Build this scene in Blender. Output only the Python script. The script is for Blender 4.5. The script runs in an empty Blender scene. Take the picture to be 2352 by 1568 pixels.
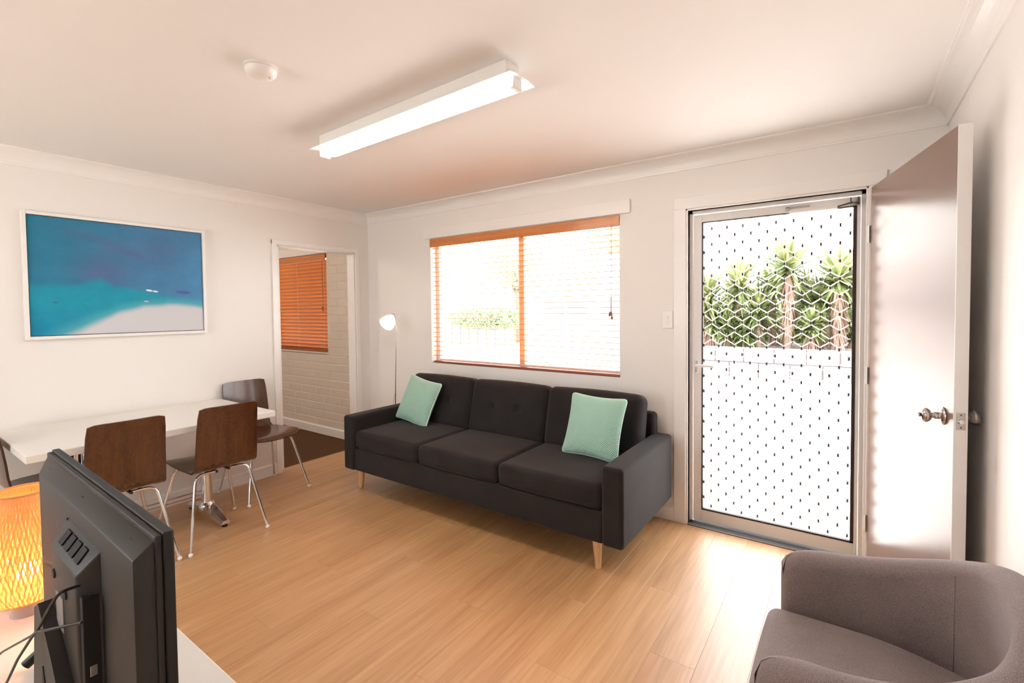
import bpy, bmesh, math, random
from mathutils import Vector, Matrix, noise
PI = math.pi
random.seed(7)
S = bpy.context.scene
C = S.collection

# ------------------------------------------------------------------ camera
cam_d = bpy.data.cameras.new('camera'); cam = bpy.data.objects.new('camera', cam_d); C.objects.link(cam)
cam_d.sensor_fit = 'HORIZONTAL'; cam_d.sensor_width = 36.0
cam_d.lens = 1083.6 / 2352 * 36.0
cam_d.shift_x = -(1185.2 - 1176) / 2352
cam_d.shift_y = -(784 - 742.1) / 2352
cam_d.clip_start = 0.05; cam_d.clip_end = 300
r_ = Vector((0.81954, 0.57294, -0.0098)); u_ = Vector((-0.00915, 0.03018, 0.9995)); f_ = Vector((-0.57295, 0.81904, -0.02998))
mw = Matrix.Identity(4)
for i in range(3):
    mw[i][0] = r_[i]; mw[i][1] = u_[i]; mw[i][2] = -f_[i]
mw[0][3], mw[1][3], mw[2][3] = 4.0738, -3.1547, 1.4229
cam.matrix_world = mw
S.camera = cam
# ------------------------------------------------------------------ world, sun, exposure
W = bpy.data.worlds.new('world'); S.world = W; W.use_nodes = True
wn = W.node_tree.nodes; wl = W.node_tree.links
bg = wn['Background']; bg.inputs['Strength'].default_value = 10.4
bg.inputs['Color'].default_value = (0.965, 0.975, 1.0, 1)
sun_d = bpy.data.lights.new('sun', 'SUN'); sun = bpy.data.objects.new('sun', sun_d); C.objects.link(sun)
sun_d.energy = 22.0; sun_d.angle = math.radians(1.0); sun_d.color = (1.0, 0.965, 0.93)
sun.rotation_euler = Vector((-0.62, 0.22, -0.85)).to_track_quat('-Z', 'Y').to_euler()
S.view_settings.view_transform = 'Standard'; S.view_settings.look = 'None'
S.view_settings.gamma = 1.0; S.view_settings.use_curve_mapping = False
S.view_settings.exposure = 0.0
S.cycles.use_denoising = True
S.cycles.max_bounces = 10; S.cycles.diffuse_bounces = 7; S.cycles.glossy_bounces = 5; S.cycles.transparent_max_bounces = 16
S.cycles.use_adaptive_sampling = True; S.cycles.adaptive_threshold = 0.02; S.cycles.caustics_refractive = False
S.cycles.sample_clamp_indirect = 12.0
TUBE_STRENGTH = 26.0

# ------------------------------------------------------------------ materials
def lin(c):
    return tuple(((x / 255) / 12.92 if x / 255 <= 0.04045 else ((x / 255 + 0.055) / 1.055) ** 2.4) for x in c)
def mat(name, col, rough=0.5, metal=0.0, spec=0.5, bump=0.0, bscale=200.0, var=0.0, vscale=5.0, stretch=(1, 1, 1), coat=0.0, trans=0.0, sheen=0.0, emit=None, es=0.0, objvar=0.0, detail=3.0):
    m = bpy.data.materials.new(name); m.use_nodes = True
    nt = m.node_tree; N = nt.nodes; L = nt.links; b = N['Principled BSDF']
    b.inputs['Base Color'].default_value = (*col, 1); b.inputs['Roughness'].default_value = rough
    b.inputs['Metallic'].default_value = metal; b.inputs['Specular IOR Level'].default_value = spec
    b.inputs['Coat Weight'].default_value = coat; b.inputs['Sheen Weight'].default_value = sheen
    tc = N.new('ShaderNodeTexCoord'); mp = N.new('ShaderNodeMapping'); mp.inputs['Scale'].default_value = stretch
    L.new(tc.outputs['Object'], mp.inputs['Vector'])
    if var > 0 or objvar > 0:
        n = N.new('ShaderNodeTexNoise'); n.inputs['Scale'].default_value = vscale; n.inputs['Detail'].default_value = detail
        L.new(mp.outputs['Vector'], n.inputs['Vector'])
        mx = N.new('ShaderNodeMix'); mx.data_type = 'RGBA'
        mx.inputs[6].default_value = (*[min(1, c * (1 - var)) for c in col], 1)
        mx.inputs[7].default_value = (*[min(1, c * (1 + var)) for c in col], 1)
        L.new(n.outputs['Fac'], mx.inputs[0])
        out = mx.outputs[2]
        if objvar > 0:
            oi = N.new('ShaderNodeObjectInfo'); mr = N.new('ShaderNodeMapRange')
            mr.inputs['To Min'].default_value = 1 - objvar; mr.inputs['To Max'].default_value = 1 + objvar
            L.new(oi.outputs['Random'], mr.inputs['Value'])
            hs = N.new('ShaderNodeHueSaturation'); L.new(mr.outputs[0], hs.inputs['Value']); L.new(out, hs.inputs['Color']); out = hs.outputs[0]
        L.new(out, b.inputs['Base Color'])
    if bump > 0:
        n2 = N.new('ShaderNodeTexNoise'); n2.inputs['Scale'].default_value = bscale; n2.inputs['Detail'].default_value = 2
        L.new(mp.outputs['Vector'], n2.inputs['Vector'])
        bp = N.new('ShaderNodeBump'); bp.inputs['Strength'].default_value = bump; bp.inputs['Distance'].default_value = 0.002
        L.new(n2.outputs['Fac'], bp.inputs['Height']); L.new(bp.outputs[0], b.inputs['Normal'])
    if emit:
        b.inputs['Emission Color'].default_value = (*emit, 1); b.inputs['Emission Strength'].default_value = es
    if trans > 0:
        tr = N.new('ShaderNodeBsdfTranslucent'); tr.inputs['Color'].default_value = (*col, 1)
        ms = N.new('ShaderNodeMixShader'); ms.inputs[0].default_value = trans
        o = N['Material Output']; L.new(b.outputs[0], ms.inputs[1]); L.new(tr.outputs[0], ms.inputs[2]); L.new(ms.outputs[0], o.inputs['Surface'])
    return m

def glass_mat(name='clear glass'):
    m = bpy.data.materials.new(name); m.use_nodes = True
    nt = m.node_tree; N = nt.nodes; L = nt.links; N.remove(N['Principled BSDF'])
    t = N.new('ShaderNodeBsdfTransparent'); t.inputs[0].default_value = (0.93, 0.95, 0.94, 1)
    g = N.new('ShaderNodeBsdfGlossy'); g.inputs['Roughness'].default_value = 0.01
    fr = N.new('ShaderNodeFresnel'); ms = N.new('ShaderNodeMixShader')
    ge = N.new('ShaderNodeNewGeometry'); mr = N.new('ShaderNodeMapRange'); mr.inputs['To Min'].default_value = 1.45; mr.inputs['To Max'].default_value = 1 / 1.45
    L.new(ge.outputs['Backfacing'], mr.inputs['Value']); L.new(mr.outputs[0], fr.inputs['IOR'])
    L.new(fr.outputs[0], ms.inputs[0]); L.new(t.outputs[0], ms.inputs[1]); L.new(g.outputs[0], ms.inputs[2])
    L.new(ms.outputs[0], N['Material Output'].inputs['Surface'])
    return m

def wood_mat(name, c1, c2, scale, rough, axis='Y', objvar=0.0, coat=0.0, bump=0.0, spec=0.5, world=False, fine=9.0, trans=0.0):
    m = bpy.data.materials.new(name); m.use_nodes = True
    nt = m.node_tree; N = nt.nodes; L = nt.links; b = N['Principled BSDF']
    tc = N.new('ShaderNodeTexCoord'); mp = N.new('ShaderNodeMapping')
    mp.inputs['Scale'].default_value = {'Y': (scale, scale * 0.05, scale), 'X': (scale * 0.05, scale, scale), 'Z': (scale, scale, scale * 0.05)}[axis]
    if world:
        ge = N.new('ShaderNodeNewGeometry'); oi0 = N.new('ShaderNodeObjectInfo'); va = N.new('ShaderNodeVectorMath'); va.operation = 'MULTIPLY_ADD'
        cx = N.new('ShaderNodeCombineXYZ'); mul = N.new('ShaderNodeMath'); mul.operation = 'MULTIPLY'; mul.inputs[1].default_value = 37.0
        L.new(oi0.outputs['Random'], mul.inputs[0]); L.new(mul.outputs[0], cx.inputs[2])
        va.inputs[1].default_value = (1, 1, 1); L.new(ge.outputs['Position'], va.inputs[0]); L.new(cx.outputs[0], va.inputs[2])
        L.new(va.outputs[0], mp.inputs['Vector'])
    else:
        L.new(tc.outputs['Object'], mp.inputs['Vector'])
    n1 = N.new('ShaderNodeTexNoise'); n1.inputs['Scale'].default_value = 1.0; n1.inputs['Detail'].default_value = 4; n1.inputs['Roughness'].default_value = 0.6
    n2 = N.new('ShaderNodeTexNoise'); n2.inputs['Scale'].default_value = fine; n2.inputs['Detail'].default_value = 2
    L.new(mp.outputs[0], n1.inputs['Vector']); L.new(mp.outputs[0], n2.inputs['Vector'])
    ad = N.new('ShaderNodeMath'); ad.operation = 'MULTIPLY_ADD'; ad.inputs[1].default_value = 0.45
    m7 = N.new('ShaderNodeMath'); m7.operation = 'MULTIPLY'; m7.inputs[1].default_value = 0.6
    L.new(n2.outputs['Fac'], ad.inputs[0]); L.new(n1.outputs['Fac'], m7.inputs[0]); L.new(m7.outputs[0], ad.inputs[2])
    rp = N.new('ShaderNodeValToRGB'); rp.color_ramp.elements[0].position = 0.36; rp.color_ramp.elements[1].position = 0.68
    rp.color_ramp.elements[0].color = (*c1, 1); rp.color_ramp.elements[1].color = (*c2, 1)
    L.new(ad.outputs[0], rp.inputs[0]); out = rp.outputs[0]
    if objvar > 0:
        oi = N.new('ShaderNodeObjectInfo'); mr = N.new('ShaderNodeMapRange')
        mr.inputs['To Min'].default_value = 1 - objvar; mr.inputs['To Max'].default_value = 1 + objvar
        L.new(oi.outputs['Random'], mr.inputs['Value'])
        hs = N.new('ShaderNodeHueSaturation'); L.new(mr.outputs[0], hs.inputs['Value']); L.new(out, hs.inputs['Color']); out = hs.outputs[0]
    L.new(out, b.inputs['Base Color'])
    b.inputs['Roughness'].default_value = rough; b.inputs['Coat Weight'].default_value = coat; b.inputs['Coat Roughness'].default_value = 0.5 if world else 0.12
    b.inputs['Specular IOR Level'].default_value = spec
    if bump > 0:
        bp = N.new('ShaderNodeBump'); bp.inputs['Strength'].default_value = bump; bp.inputs['Distance'].default_value = 0.001
        L.new(n2.outputs['Fac'], bp.inputs['Height']); L.new(bp.outputs[0], b.inputs['Normal'])
    if trans > 0:
        tr = N.new('ShaderNodeBsdfTranslucent'); tr.inputs['Color'].default_value = (0.93, 0.62, 0.33, 1)
        ms = N.new('ShaderNodeMixShader'); ms.inputs[0].default_value = trans
        L.new(b.outputs[0], ms.inputs[1]); L.new(tr.outputs[0], ms.inputs[2]); L.new(ms.outputs[0], N['Material Output'].inputs['Surface'])
    return m

def weave_mat(name, c1, c2, scale, rough=0.9, bump=0.35, sheen=0.2):
    """woven upholstery: two tone yarn with a fine over-under relief"""
    m = bpy.data.materials.new(name); m.use_nodes = True
    nt = m.node_tree; N = nt.nodes; L = nt.links; b = N['Principled BSDF']
    tc = N.new('ShaderNodeTexCoord')
    n1 = N.new('ShaderNodeTexNoise'); n1.inputs['Scale'].default_value = scale; n1.inputs['Detail'].default_value = 2
    n3 = N.new('ShaderNodeTexNoise'); n3.inputs['Scale'].default_value = 6; n3.inputs['Detail'].default_value = 3
    L.new(tc.outputs['Object'], n1.inputs['Vector']); L.new(tc.outputs['Object'], n3.inputs['Vector'])
    ad = N.new('ShaderNodeMath'); ad.operation = 'MULTIPLY_ADD'; ad.inputs[1].default_value = 0.3
    L.new(n3.outputs['Fac'], ad.inputs[0]); L.new(n1.outputs['Fac'], ad.inputs[2])
    rp = N.new('ShaderNodeValToRGB'); rp.color_ramp.elements[0].position = 0.45; rp.color_ramp.elements[1].position = 0.85
    rp.color_ramp.elements[0].color = (*c1, 1); rp.color_ramp.elements[1].color = (*c2, 1)
    L.new(ad.outputs[0], rp.inputs[0]); L.new(rp.outputs[0], b.inputs['Base Color'])
    b.inputs['Roughness'].default_value = rough; b.inputs['Sheen Weight'].default_value = sheen; b.inputs['Specular IOR Level'].default_value = 0.25
    bp = N.new('ShaderNodeBump'); bp.inputs['Strength'].default_value = bump; bp.inputs['Distance'].default_value = 0.0015
    L.new(n1.outputs['Fac'], bp.inputs['Height']); L.new(bp.outputs[0], b.inputs['Normal'])
    return m

WALLC = (0.84, 0.815, 0.79)
M = dict(
    wall=mat('wall paint', WALLC, 0.55, bump=0.08, bscale=60, var=0.008, vscale=3, spec=0.3),
    ceiling=mat('ceiling paint', (0.84, 0.815, 0.79), 0.8, bump=0.05, bscale=80, var=0.006, vscale=3, spec=0.2),
    trim=mat('white gloss trim', (0.86, 0.84, 0.82), 0.3, bump=0.03, bscale=30, var=0.01, vscale=8),
    subfloor=mat('floor underlay', (0.12, 0.07, 0.035), 0.8, var=0.1),
    plank=wood_mat('laminate floor', lin((174, 125, 77)), lin((206, 161, 111)), 9.0, 0.41, 'Y', objvar=0.02, world=True, coat=0.7, spec=0.95, fine=7.0),
    carpet=mat('brown carpet', lin((92, 68, 48)), 0.95, bump=0.8, bscale=500, var=0.25, vscale=200, spec=0.1),
    brick=mat('painted brick', (0.74, 0.68, 0.61), 0.5, bump=0.4, bscale=60, var=0.03, vscale=9, objvar=0.015),
    mortar=mat('painted mortar', (0.74, 0.68, 0.61), 0.8, bump=0.4, bscale=90, var=0.04),
    blind=wood_mat('honey timber blind', lin((206, 132, 66)), lin((232, 166, 98)), 30.0, 0.35, 'X', coat=0.2, trans=0.35),
    blind2=wood_mat('honey timber shut slats', lin((178, 106, 50)), lin((206, 136, 74)), 30.0, 0.35, 'X', coat=0.3, trans=0.05),
    valance=wood_mat('honey timber valance', lin((190, 112, 52)), lin((216, 140, 76)), 30.0, 0.35, 'X', coat=0.2),
    glarewood=wood_mat('glare paled honey mullion', lin((246, 208, 168)), lin((252, 224, 190)), 30.0, 0.35, 'Z'),  # honey timber paled, window glare put into its colour
    redwood=wood_mat('red brown timber rail', lin((128, 62, 40)), lin((160, 86, 58)), 30.0, 0.4, 'X', coat=0.1),
    cord=mat('blind cord', (0.72, 0.62, 0.50), 0.8, var=0.05, bump=0.2, bscale=800),
    alu=mat('white powder coated aluminium', (0.80, 0.78, 0.75), 0.35, var=0.01, vscale=6, bump=0.02, bscale=80),
    seal=mat('dark rubber seal', (0.03, 0.018, 0.015), 0.6, var=0.1, vscale=20, bump=0.1, bscale=100),
    sill=mat('grey anodised sill', (0.42, 0.44, 0.47), 0.35, metal=0.7, var=0.05, vscale=30, stretch=(1, 8, 8), bump=0.05, bscale=60),
    clip=mat('dark grille clip', (0.10, 0.075, 0.07), 0.5, metal=0.3, var=0.1, vscale=40),
    grille=mat('cream grille strip', (0.88, 0.84, 0.79), 0.45, var=0.02, vscale=30),
    steel=mat('brushed steel', (0.55, 0.52, 0.49), 0.22, metal=1.0, var=0.05, vscale=60, stretch=(1, 1, 6)),
    chrome=mat('chrome', (0.78, 0.78, 0.78), 0.08, metal=1.0, var=0.02, vscale=20),
    glossdoor=mat('satin brown grey door paint', lin((128, 106, 96)), 0.25, var=0.02, vscale=4, spec=0.24),
    sofa=weave_mat('charcoal weave', (0.0085, 0.0068, 0.0067), (0.028, 0.0235, 0.0232), 420, sheen=0.08),
    button=mat('black fabric button', (0.006, 0.005, 0.005), 0.9, bump=0.3, bscale=500, var=0.1),
    armch=weave_mat('mauve grey weave', (0.138, 0.104, 0.103), (0.33, 0.268, 0.266), 650, bump=0.3),
    legwood=wood_mat('pale beech leg', lin((206, 158, 108)), lin((230, 190, 142)), 40.0, 0.4, 'Z'),
    walnut=wood_mat('dark walnut ply', lin((56, 30, 16)), lin((92, 54, 30)), 22.0, 0.25, 'Z', coat=0.5, fine=14.0),
    plyedge=mat('walnut ply edge', lin((70, 42, 28)), 0.5, var=0.2, vscale=300, stretch=(1, 1, 3)),
    cap=mat('white plastic', (0.85, 0.83, 0.80), 0.4, var=0.01, vscale=20),
    tabletop=mat('cream laminate', (0.80, 0.78, 0.74), 0.3, var=0.01, vscale=6),
    blackpl=mat('black rubber', (0.012, 0.011, 0.011), 0.5, var=0.1, vscale=60, bump=0.1, bscale=200),
    frame=mat('white picture frame', (0.85, 0.84, 0.82), 0.4, var=0.015, vscale=30, bump=0.03, bscale=60),
    tvback=mat('grey brown plastic', (0.021, 0.018, 0.0175), 0.5, var=0.06, vscale=300, bump=0.1, bscale=900),
    tvfront=mat('black gloss plastic', (0.006, 0.006, 0.006), 0.4, var=0.05, vscale=30),
    tvdark=mat('dark recess plastic', (0.008, 0.007, 0.007), 0.7, var=0.1, vscale=60),
    sticker=mat('grey paper sticker', (0.32, 0.29, 0.28), 0.5, var=0.05, vscale=60),
    bamboo=mat('orange bamboo strip', (0.92, 0.60, 0.28), 0.5, trans=0.5, var=0.12, vscale=60),
    bamboo2=mat('inner bamboo strip', (0.94, 0.66, 0.36), 0.6, trans=0.6, var=0.1, vscale=60),
    lampbase=mat('grey lamp base', (0.45, 0.40, 0.37), 0.4, var=0.04, vscale=30),
    bulb=mat('warm bulb', (1, 0.9, 0.7), 0.5, emit=(1.0, 0.56, 0.20), es=85.0),
    tube=mat('fluorescent diffuser', (0.95, 0.95, 0.95), 0.4, emit=(1.0, 0.94, 0.88), es=TUBE_STRENGTH),
    globe=mat('warm globe glow', (0.95, 0.93, 0.9), 0.4, emit=(1.0, 0.83, 0.68), es=75.0),
    spot=mat('white lamp glow', (0.95, 0.95, 0.95), 0.4, emit=(1.0, 0.96, 0.90), es=14.0),
    shade=mat('white lamp shade', (0.85, 0.84, 0.82), 0.4, trans=0.35, var=0.01),
    mint_edge=mat('pale mint piping', lin((206, 232, 222)), 0.85, var=0.04, vscale=60, bump=0.3, bscale=600),
    concrete=mat('pale concrete paving', (0.70, 0.68, 0.655), 0.9, var=0.05, vscale=1.5, bump=0.3, bscale=30),
    stone=mat('pale stone block', (0.095, 0.090, 0.098), 0.9, var=0.12, vscale=4, bump=0.6, bscale=20, objvar=0.06),
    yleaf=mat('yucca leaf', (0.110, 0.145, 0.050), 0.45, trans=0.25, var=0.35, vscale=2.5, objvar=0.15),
    yleaf2=mat('glare paled yucca leaf', (0.24, 0.26, 0.115), 0.45, trans=0.3, var=0.3, vscale=2.5, objvar=0.15),  # leaf green lightened to carry the veiling glare outdoors
    ydry=mat('dry yucca leaf', (0.28, 0.175, 0.130), 0.8, trans=0.15, var=0.3, vscale=3),
    soil=mat('garden soil', (0.13, 0.10, 0.085), 0.95, var=0.3, vscale=6, bump=0.5, bscale=20),
    hedge=mat('hedge leaf', (0.24, 0.30, 0.15), 0.6, trans=0.2, var=0.3, vscale=3),
    treel=mat('tree leaf', (0.40, 0.42, 0.22), 0.6, trans=0.3, var=0.3, vscale=2),
    bark=mat('bark', (0.20, 0.14, 0.10), 0.9, var=0.3, vscale=20, bump=0.5, bscale=30),
    housew=mat('pale render', (0.74, 0.71, 0.70), 0.8, var=0.03, vscale=1, bump=0.2, bscale=20),
    roofm=mat('pale roof sheet', (0.60, 0.56, 0.55), 0.6, var=0.05, vscale=2),
    hglass=mat('far window pane', (0.12, 0.13, 0.13), 0.15, var=0.1, vscale=1),
    pillar=mat('pink brick pillar', (0.50, 0.33, 0.30), 0.85, var=0.1, vscale=6, bump=0.3, bscale=20),
    glass=glass_mat(),
    plastic=mat('white switch plastic', (0.84, 0.80, 0.77), 0.3, var=0.005, vscale=30),
    cable=mat('black cable', (0.012, 0.011, 0.011), 0.45, var=0.05, vscale=60),
)
# mint cushion: diamond quilted weave relief
def mint_mat():
    m = bpy.data.materials.new('mint quilted weave'); m.use_nodes = True
    nt = m.node_tree; N = nt.nodes; L = nt.links; b = N['Principled BSDF']
    tc = N.new('ShaderNodeTexCoord'); sx = N.new('ShaderNodeSeparateXYZ'); L.new(tc.outputs['Object'], sx.inputs[0])
    def math_(op, a=None, bb=None, va=None, vb=None):
        n = N.new('ShaderNodeMath'); n.operation = op
        if a is not None: L.new(a, n.inputs[0])
        elif va is not None: n.inputs[0].default_value = va
        if bb is not None: L.new(bb, n.inputs[1])
        elif vb is not None: n.inputs[1].default_value = vb
        return n.outputs[0]
    p = math_('ADD', sx.outputs[0], sx.outputs[2]); q = math_('SUBTRACT', sx.outputs[0], sx.outputs[2])
    k = 2 * PI / 0.026
    s1 = math_('SINE', math_('MULTIPLY', p, vb=k)); s2 = math_('SINE', math_('MULTIPLY', q, vb=k))
    h = math_('MULTIPLY', math_('ABSOLUTE', s1), math_('ABSOLUTE', s2))
    rp = N.new('ShaderNodeValToRGB'); rp.color_ramp.elements[0].color = (*lin((128, 180, 162)), 1); rp.color_ramp.elements[1].color = (*lin((190, 228, 212)), 1)
    rp.color_ramp.elements[1].position = 0.6
    L.new(h, rp.inputs[0]); L.new(rp.outputs[0], b.inputs['Base Color'])
    b.inputs['Roughness'].default_value = 0.9; b.inputs['Sheen Weight'].default_value = 0.3; b.inputs['Specular IOR Level'].default_value = 0.2
    bp = N.new('ShaderNodeBump'); bp.inputs['Strength'].default_value = 0.9; bp.inputs['Distance'].default_value = 0.004
    L.new(h, bp.inputs['Height']); L.new(bp.outputs[0], b.inputs['Normal'])
    return m
M['mint'] = mint_mat()

# ------------------------------------------------------------------ mesh helpers
def obj(name, bm, m, parent=None, smooth=None, loc=None):
    me = bpy.data.meshes.new(name)
    bmesh.ops.recalc_face_normals(bm, faces=bm.faces[:])
    if smooth is not None:
        for f in bm.faces: f.smooth = True
    bm.to_mesh(me); bm.free()
    ms = m if isinstance(m, (list, tuple)) else [m]
    for x in ms: me.materials.append(x)
    if smooth is not None and smooth < 180:
        try: me.set_sharp_from_angle(angle=math.radians(smooth))
        except Exception: pass
    o = bpy.data.objects.new(name, me); C.objects.link(o)
    if parent is not None: o.parent = parent
    if loc is not None: o.location = loc
    return o
def thing(name, label, cat, loc=(0, 0, 0), rz=0, group=None):
    o = bpy.data.objects.new(name, None); C.objects.link(o); o.empty_display_size = 0.1
    o.location = loc; o.rotation_euler = (0, 0, rz); o['label'] = label; o['category'] = cat
    if group: o['group'] = group
    return o
def tag(o, label, cat, group=None, kind=None):
    o['label'] = label; o['category'] = cat
    if group: o['group'] = group
    if kind: o['kind'] = kind
    return o
def struct(name, bm, m, parent=None, smooth=None):
    o = obj(name, bm, m, parent, smooth)
    if parent is None: o['kind'] = 'structure'
    return o
def dup(root, loc, rz, label=None):
    r = root.copy(); C.objects.link(r); r.location = loc; r.rotation_euler = (0, 0, rz)
    if label: r['label'] = label
    for ch in list(root.children):
        c = ch.copy(); C.objects.link(c); c.parent = r
        for g in ch.children:
            d = g.copy(); C.objects.link(d); d.parent = c
    return r
def nb(): return bmesh.new()
def box(bm, a, b, bev=0.0, seg=1, mi=0):
    x0, y0, z0 = a; x1, y1, z1 = b
    vs = [bm.verts.new(p) for p in ((x0, y0, z0), (x1, y0, z0), (x1, y1, z0), (x0, y1, z0), (x0, y0, z1), (x1, y0, z1), (x1, y1, z1), (x0, y1, z1))]
    fs = [bm.faces.new([vs[i] for i in q]) for q in ((3, 2, 1, 0), (4, 5, 6, 7), (0, 1, 5, 4), (1, 2, 6, 5), (2, 3, 7, 6), (3, 0, 4, 7))]
    for f in fs: f.material_index = mi
    if bev > 0:
        es = list({e for f in fs for e in f.edges})
        bmesh.ops.bevel(bm, geom=es, offset=bev, segments=seg, profile=0.5, affect='EDGES')
    return bm
def bx(a, b, bev=0.0, seg=1): return box(nb(), a, b, bev, seg)
def tube(bm, pts, r, n=10, closed=False, caps=True):
    pts = [Vector(p) for p in pts]; rs = r if isinstance(r, (list, tuple)) else [r] * len(pts)
    k = len(pts); rings = []
    t0 = (pts[1] - pts[0]).normalized(); up = Vector((0, 0, 1)) if abs(t0.z) < 0.9 else Vector((1, 0, 0))
    nrm = t0.cross(up).normalized()
    for i in range(k):
        if closed: t = (pts[(i + 1) % k] - pts[i - 1]).normalized()
        elif i == 0: t = (pts[1] - pts[0]).normalized()
        elif i == k - 1: t = (pts[-1] - pts[-2]).normalized()
        else: t = ((pts[i + 1] - pts[i]).normalized() + (pts[i] - pts[i - 1]).normalized()).normalized()
        nrm = (nrm - t * nrm.dot(t)).normalized(); bn = t.cross(nrm)
        rings.append([bm.verts.new(pts[i] + (nrm * math.cos(2 * PI * j / n) + bn * math.sin(2 * PI * j / n)) * rs[i]) for j in range(n)])
    for i in range(k if closed else k - 1):
        A = rings[i]; B = rings[(i + 1) % k]
        for j in range(n): bm.faces.new([A[j], A[(j + 1) % n], B[(j + 1) % n], B[j]])
    if caps and not closed:
        bm.faces.new(rings[0][::-1]); bm.faces.new(rings[-1])
    return bm
def fillet(pts, r, seg=5):
    """round the corners of a polyline"""
    P = [Vector(p) for p in pts]; out = [P[0]]
    for i in range(1, len(P) - 1):
        a = (P[i - 1] - P[i]); b = (P[i + 1] - P[i]); rr = min(r, a.length * 0.49, b.length * 0.49)
        s = P[i] + a.normalized() * rr; e = P[i] + b.normalized() * rr
        for k in range(seg + 1):
            t = k / seg; out.append(s * (1 - t) ** 2 + P[i] * 2 * t * (1 - t) + e * t * t)
    out.append(P[-1]); return out
def lathe(bm, prof, n=24, c=(0, 0, 0), axis='Z'):
    rings = []
    for r, z in prof:
        ring = []
        for j in range(n):
            a = 2 * PI * j / n; p = Vector((r * math.cos(a), r * math.sin(a), z))
            if axis == 'Y': p = Vector((p.x, p.z, p.y))
            if axis == 'X': p = Vector((p.z, p.x, p.y))
            ring.append(bm.verts.new(p + Vector(c)))
        rings.append(ring)
    for A, B in zip(rings, rings[1:]):
        for j in range(n): bm.faces.new([A[j], A[(j + 1) % n], B[(j + 1) % n], B[j]])
    if prof[0][0] > 1e-6: bm.faces.new(rings[0][::-1])
    if prof[-1][0] > 1e-6: bm.faces.new(rings[-1])
    bmesh.ops.remove_doubles(bm, verts=[v for r in rings for v in r], dist=1e-6)
    return bm
def softbox(bm, size, r, puff=(0, 0, 0), nseg=4, nin=6, c=(0, 0, 0), rot=None, f=None):
    """rounded block with slightly swollen faces"""
    hs = [s / 2 for s in size]; rr = [min(r, h * 0.98) for h in hs]
    def ticks(h, r):
        core = h - r; t = [-(core + r * math.tan(PI / 4 * k / nseg)) for k in range(nseg, 0, -1)]
        t += [-core + 2 * core * k / nin for k in range(nin + 1)]
        t += [core + r * math.tan(PI / 4 * k / nseg) for k in range(1, nseg + 1)]
        return t
    T = [ticks(hs[i], rr[i]) for i in range(3)]
    verts = {}
    def V(p):
        key = tuple(round(x, 5) for x in p)
        if key in verts: return verts[key]
        core = [max(-(hs[i] - rr[i]), min(hs[i] - rr[i], p[i])) for i in range(3)]
        d = [(p[i] - core[i]) / rr[i] for i in range(3)]; l = math.sqrt(sum(x * x for x in d)) or 1
        q = [core[i] + d[i] / l * rr[i] for i in range(3)]
        u = [max(-1, min(1, q[i] / hs[i])) for i in range(3)]
        for i in range(3):
            j, k = (i + 1) % 3, (i + 2) % 3
            q[i] += puff[i] * u[i] * (1 - u[j] ** 2) * (1 - u[k] ** 2)
        q = Vector(q)
        if f: q = f(q)
        if rot: q = rot @ q
        v = bm.verts.new(q + Vector(c)); verts[key] = v; return v
    for ax in range(3):
        a, b = (ax + 1) % 3, (ax + 2) % 3
        for sgn in (-1, 1):
            for i in range(len(T[a]) - 1):
                for j in range(len(T[b]) - 1):
                    q = []
                    for (ii, jj) in ((i, j), (i + 1, j), (i + 1, j + 1), (i, j + 1)):
                        p = [0, 0, 0]; p[ax] = sgn * hs[ax]; p[a] = T[a][ii]; p[b] = T[b][jj]; q.append(V(p))
                    try: bm.faces.new(q if sgn > 0 else q[::-1])
                    except ValueError: pass
    return bm
def extrude_profile(bm, prof, fn0, fn1):
    """prism between two placements of a closed 2d profile"""
    A = [bm.verts.new(fn0(p)) for p in prof]; B = [bm.verts.new(fn1(p)) for p in prof]; n = len(prof)
    for i in range(n): bm.faces.new([A[i], A[(i + 1) % n], B[(i + 1) % n], B[i]])
    bm.faces.new(A[::-1]); bm.faces.new(B)
    return bm
def sphere(bm, c, r, sx=1, sy=1, sz=1, u=16, v=10):
    bmesh.ops.create_uvsphere(bm, u_segments=u, v_segments=v, radius=r, matrix=Matrix.Translation(c) @ Matrix.Diagonal((sx, sy, sz, 1)))
    return bm

# ------------------------------------------------------------------ room constants
RX = 4.48; RY = -4.9; H = 2.4; WT = 0.12
WX0, WX1, WZ0, WZ1 = 0.903, 2.765, 0.930, 2.078       # living room window
DX0, DX1, DZ = 3.233, 4.157, 2.045                     # front door opening
IY0, IY1, IZ = -0.965, -0.165, 2.005                   # inner doorway in the left wall
BX0, BX1, BZ0, BZ1 = -1.95, -0.757, 0.937, 2.075       # bedroom window
BEDX, BEDY = -3.2, -3.0

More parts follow.
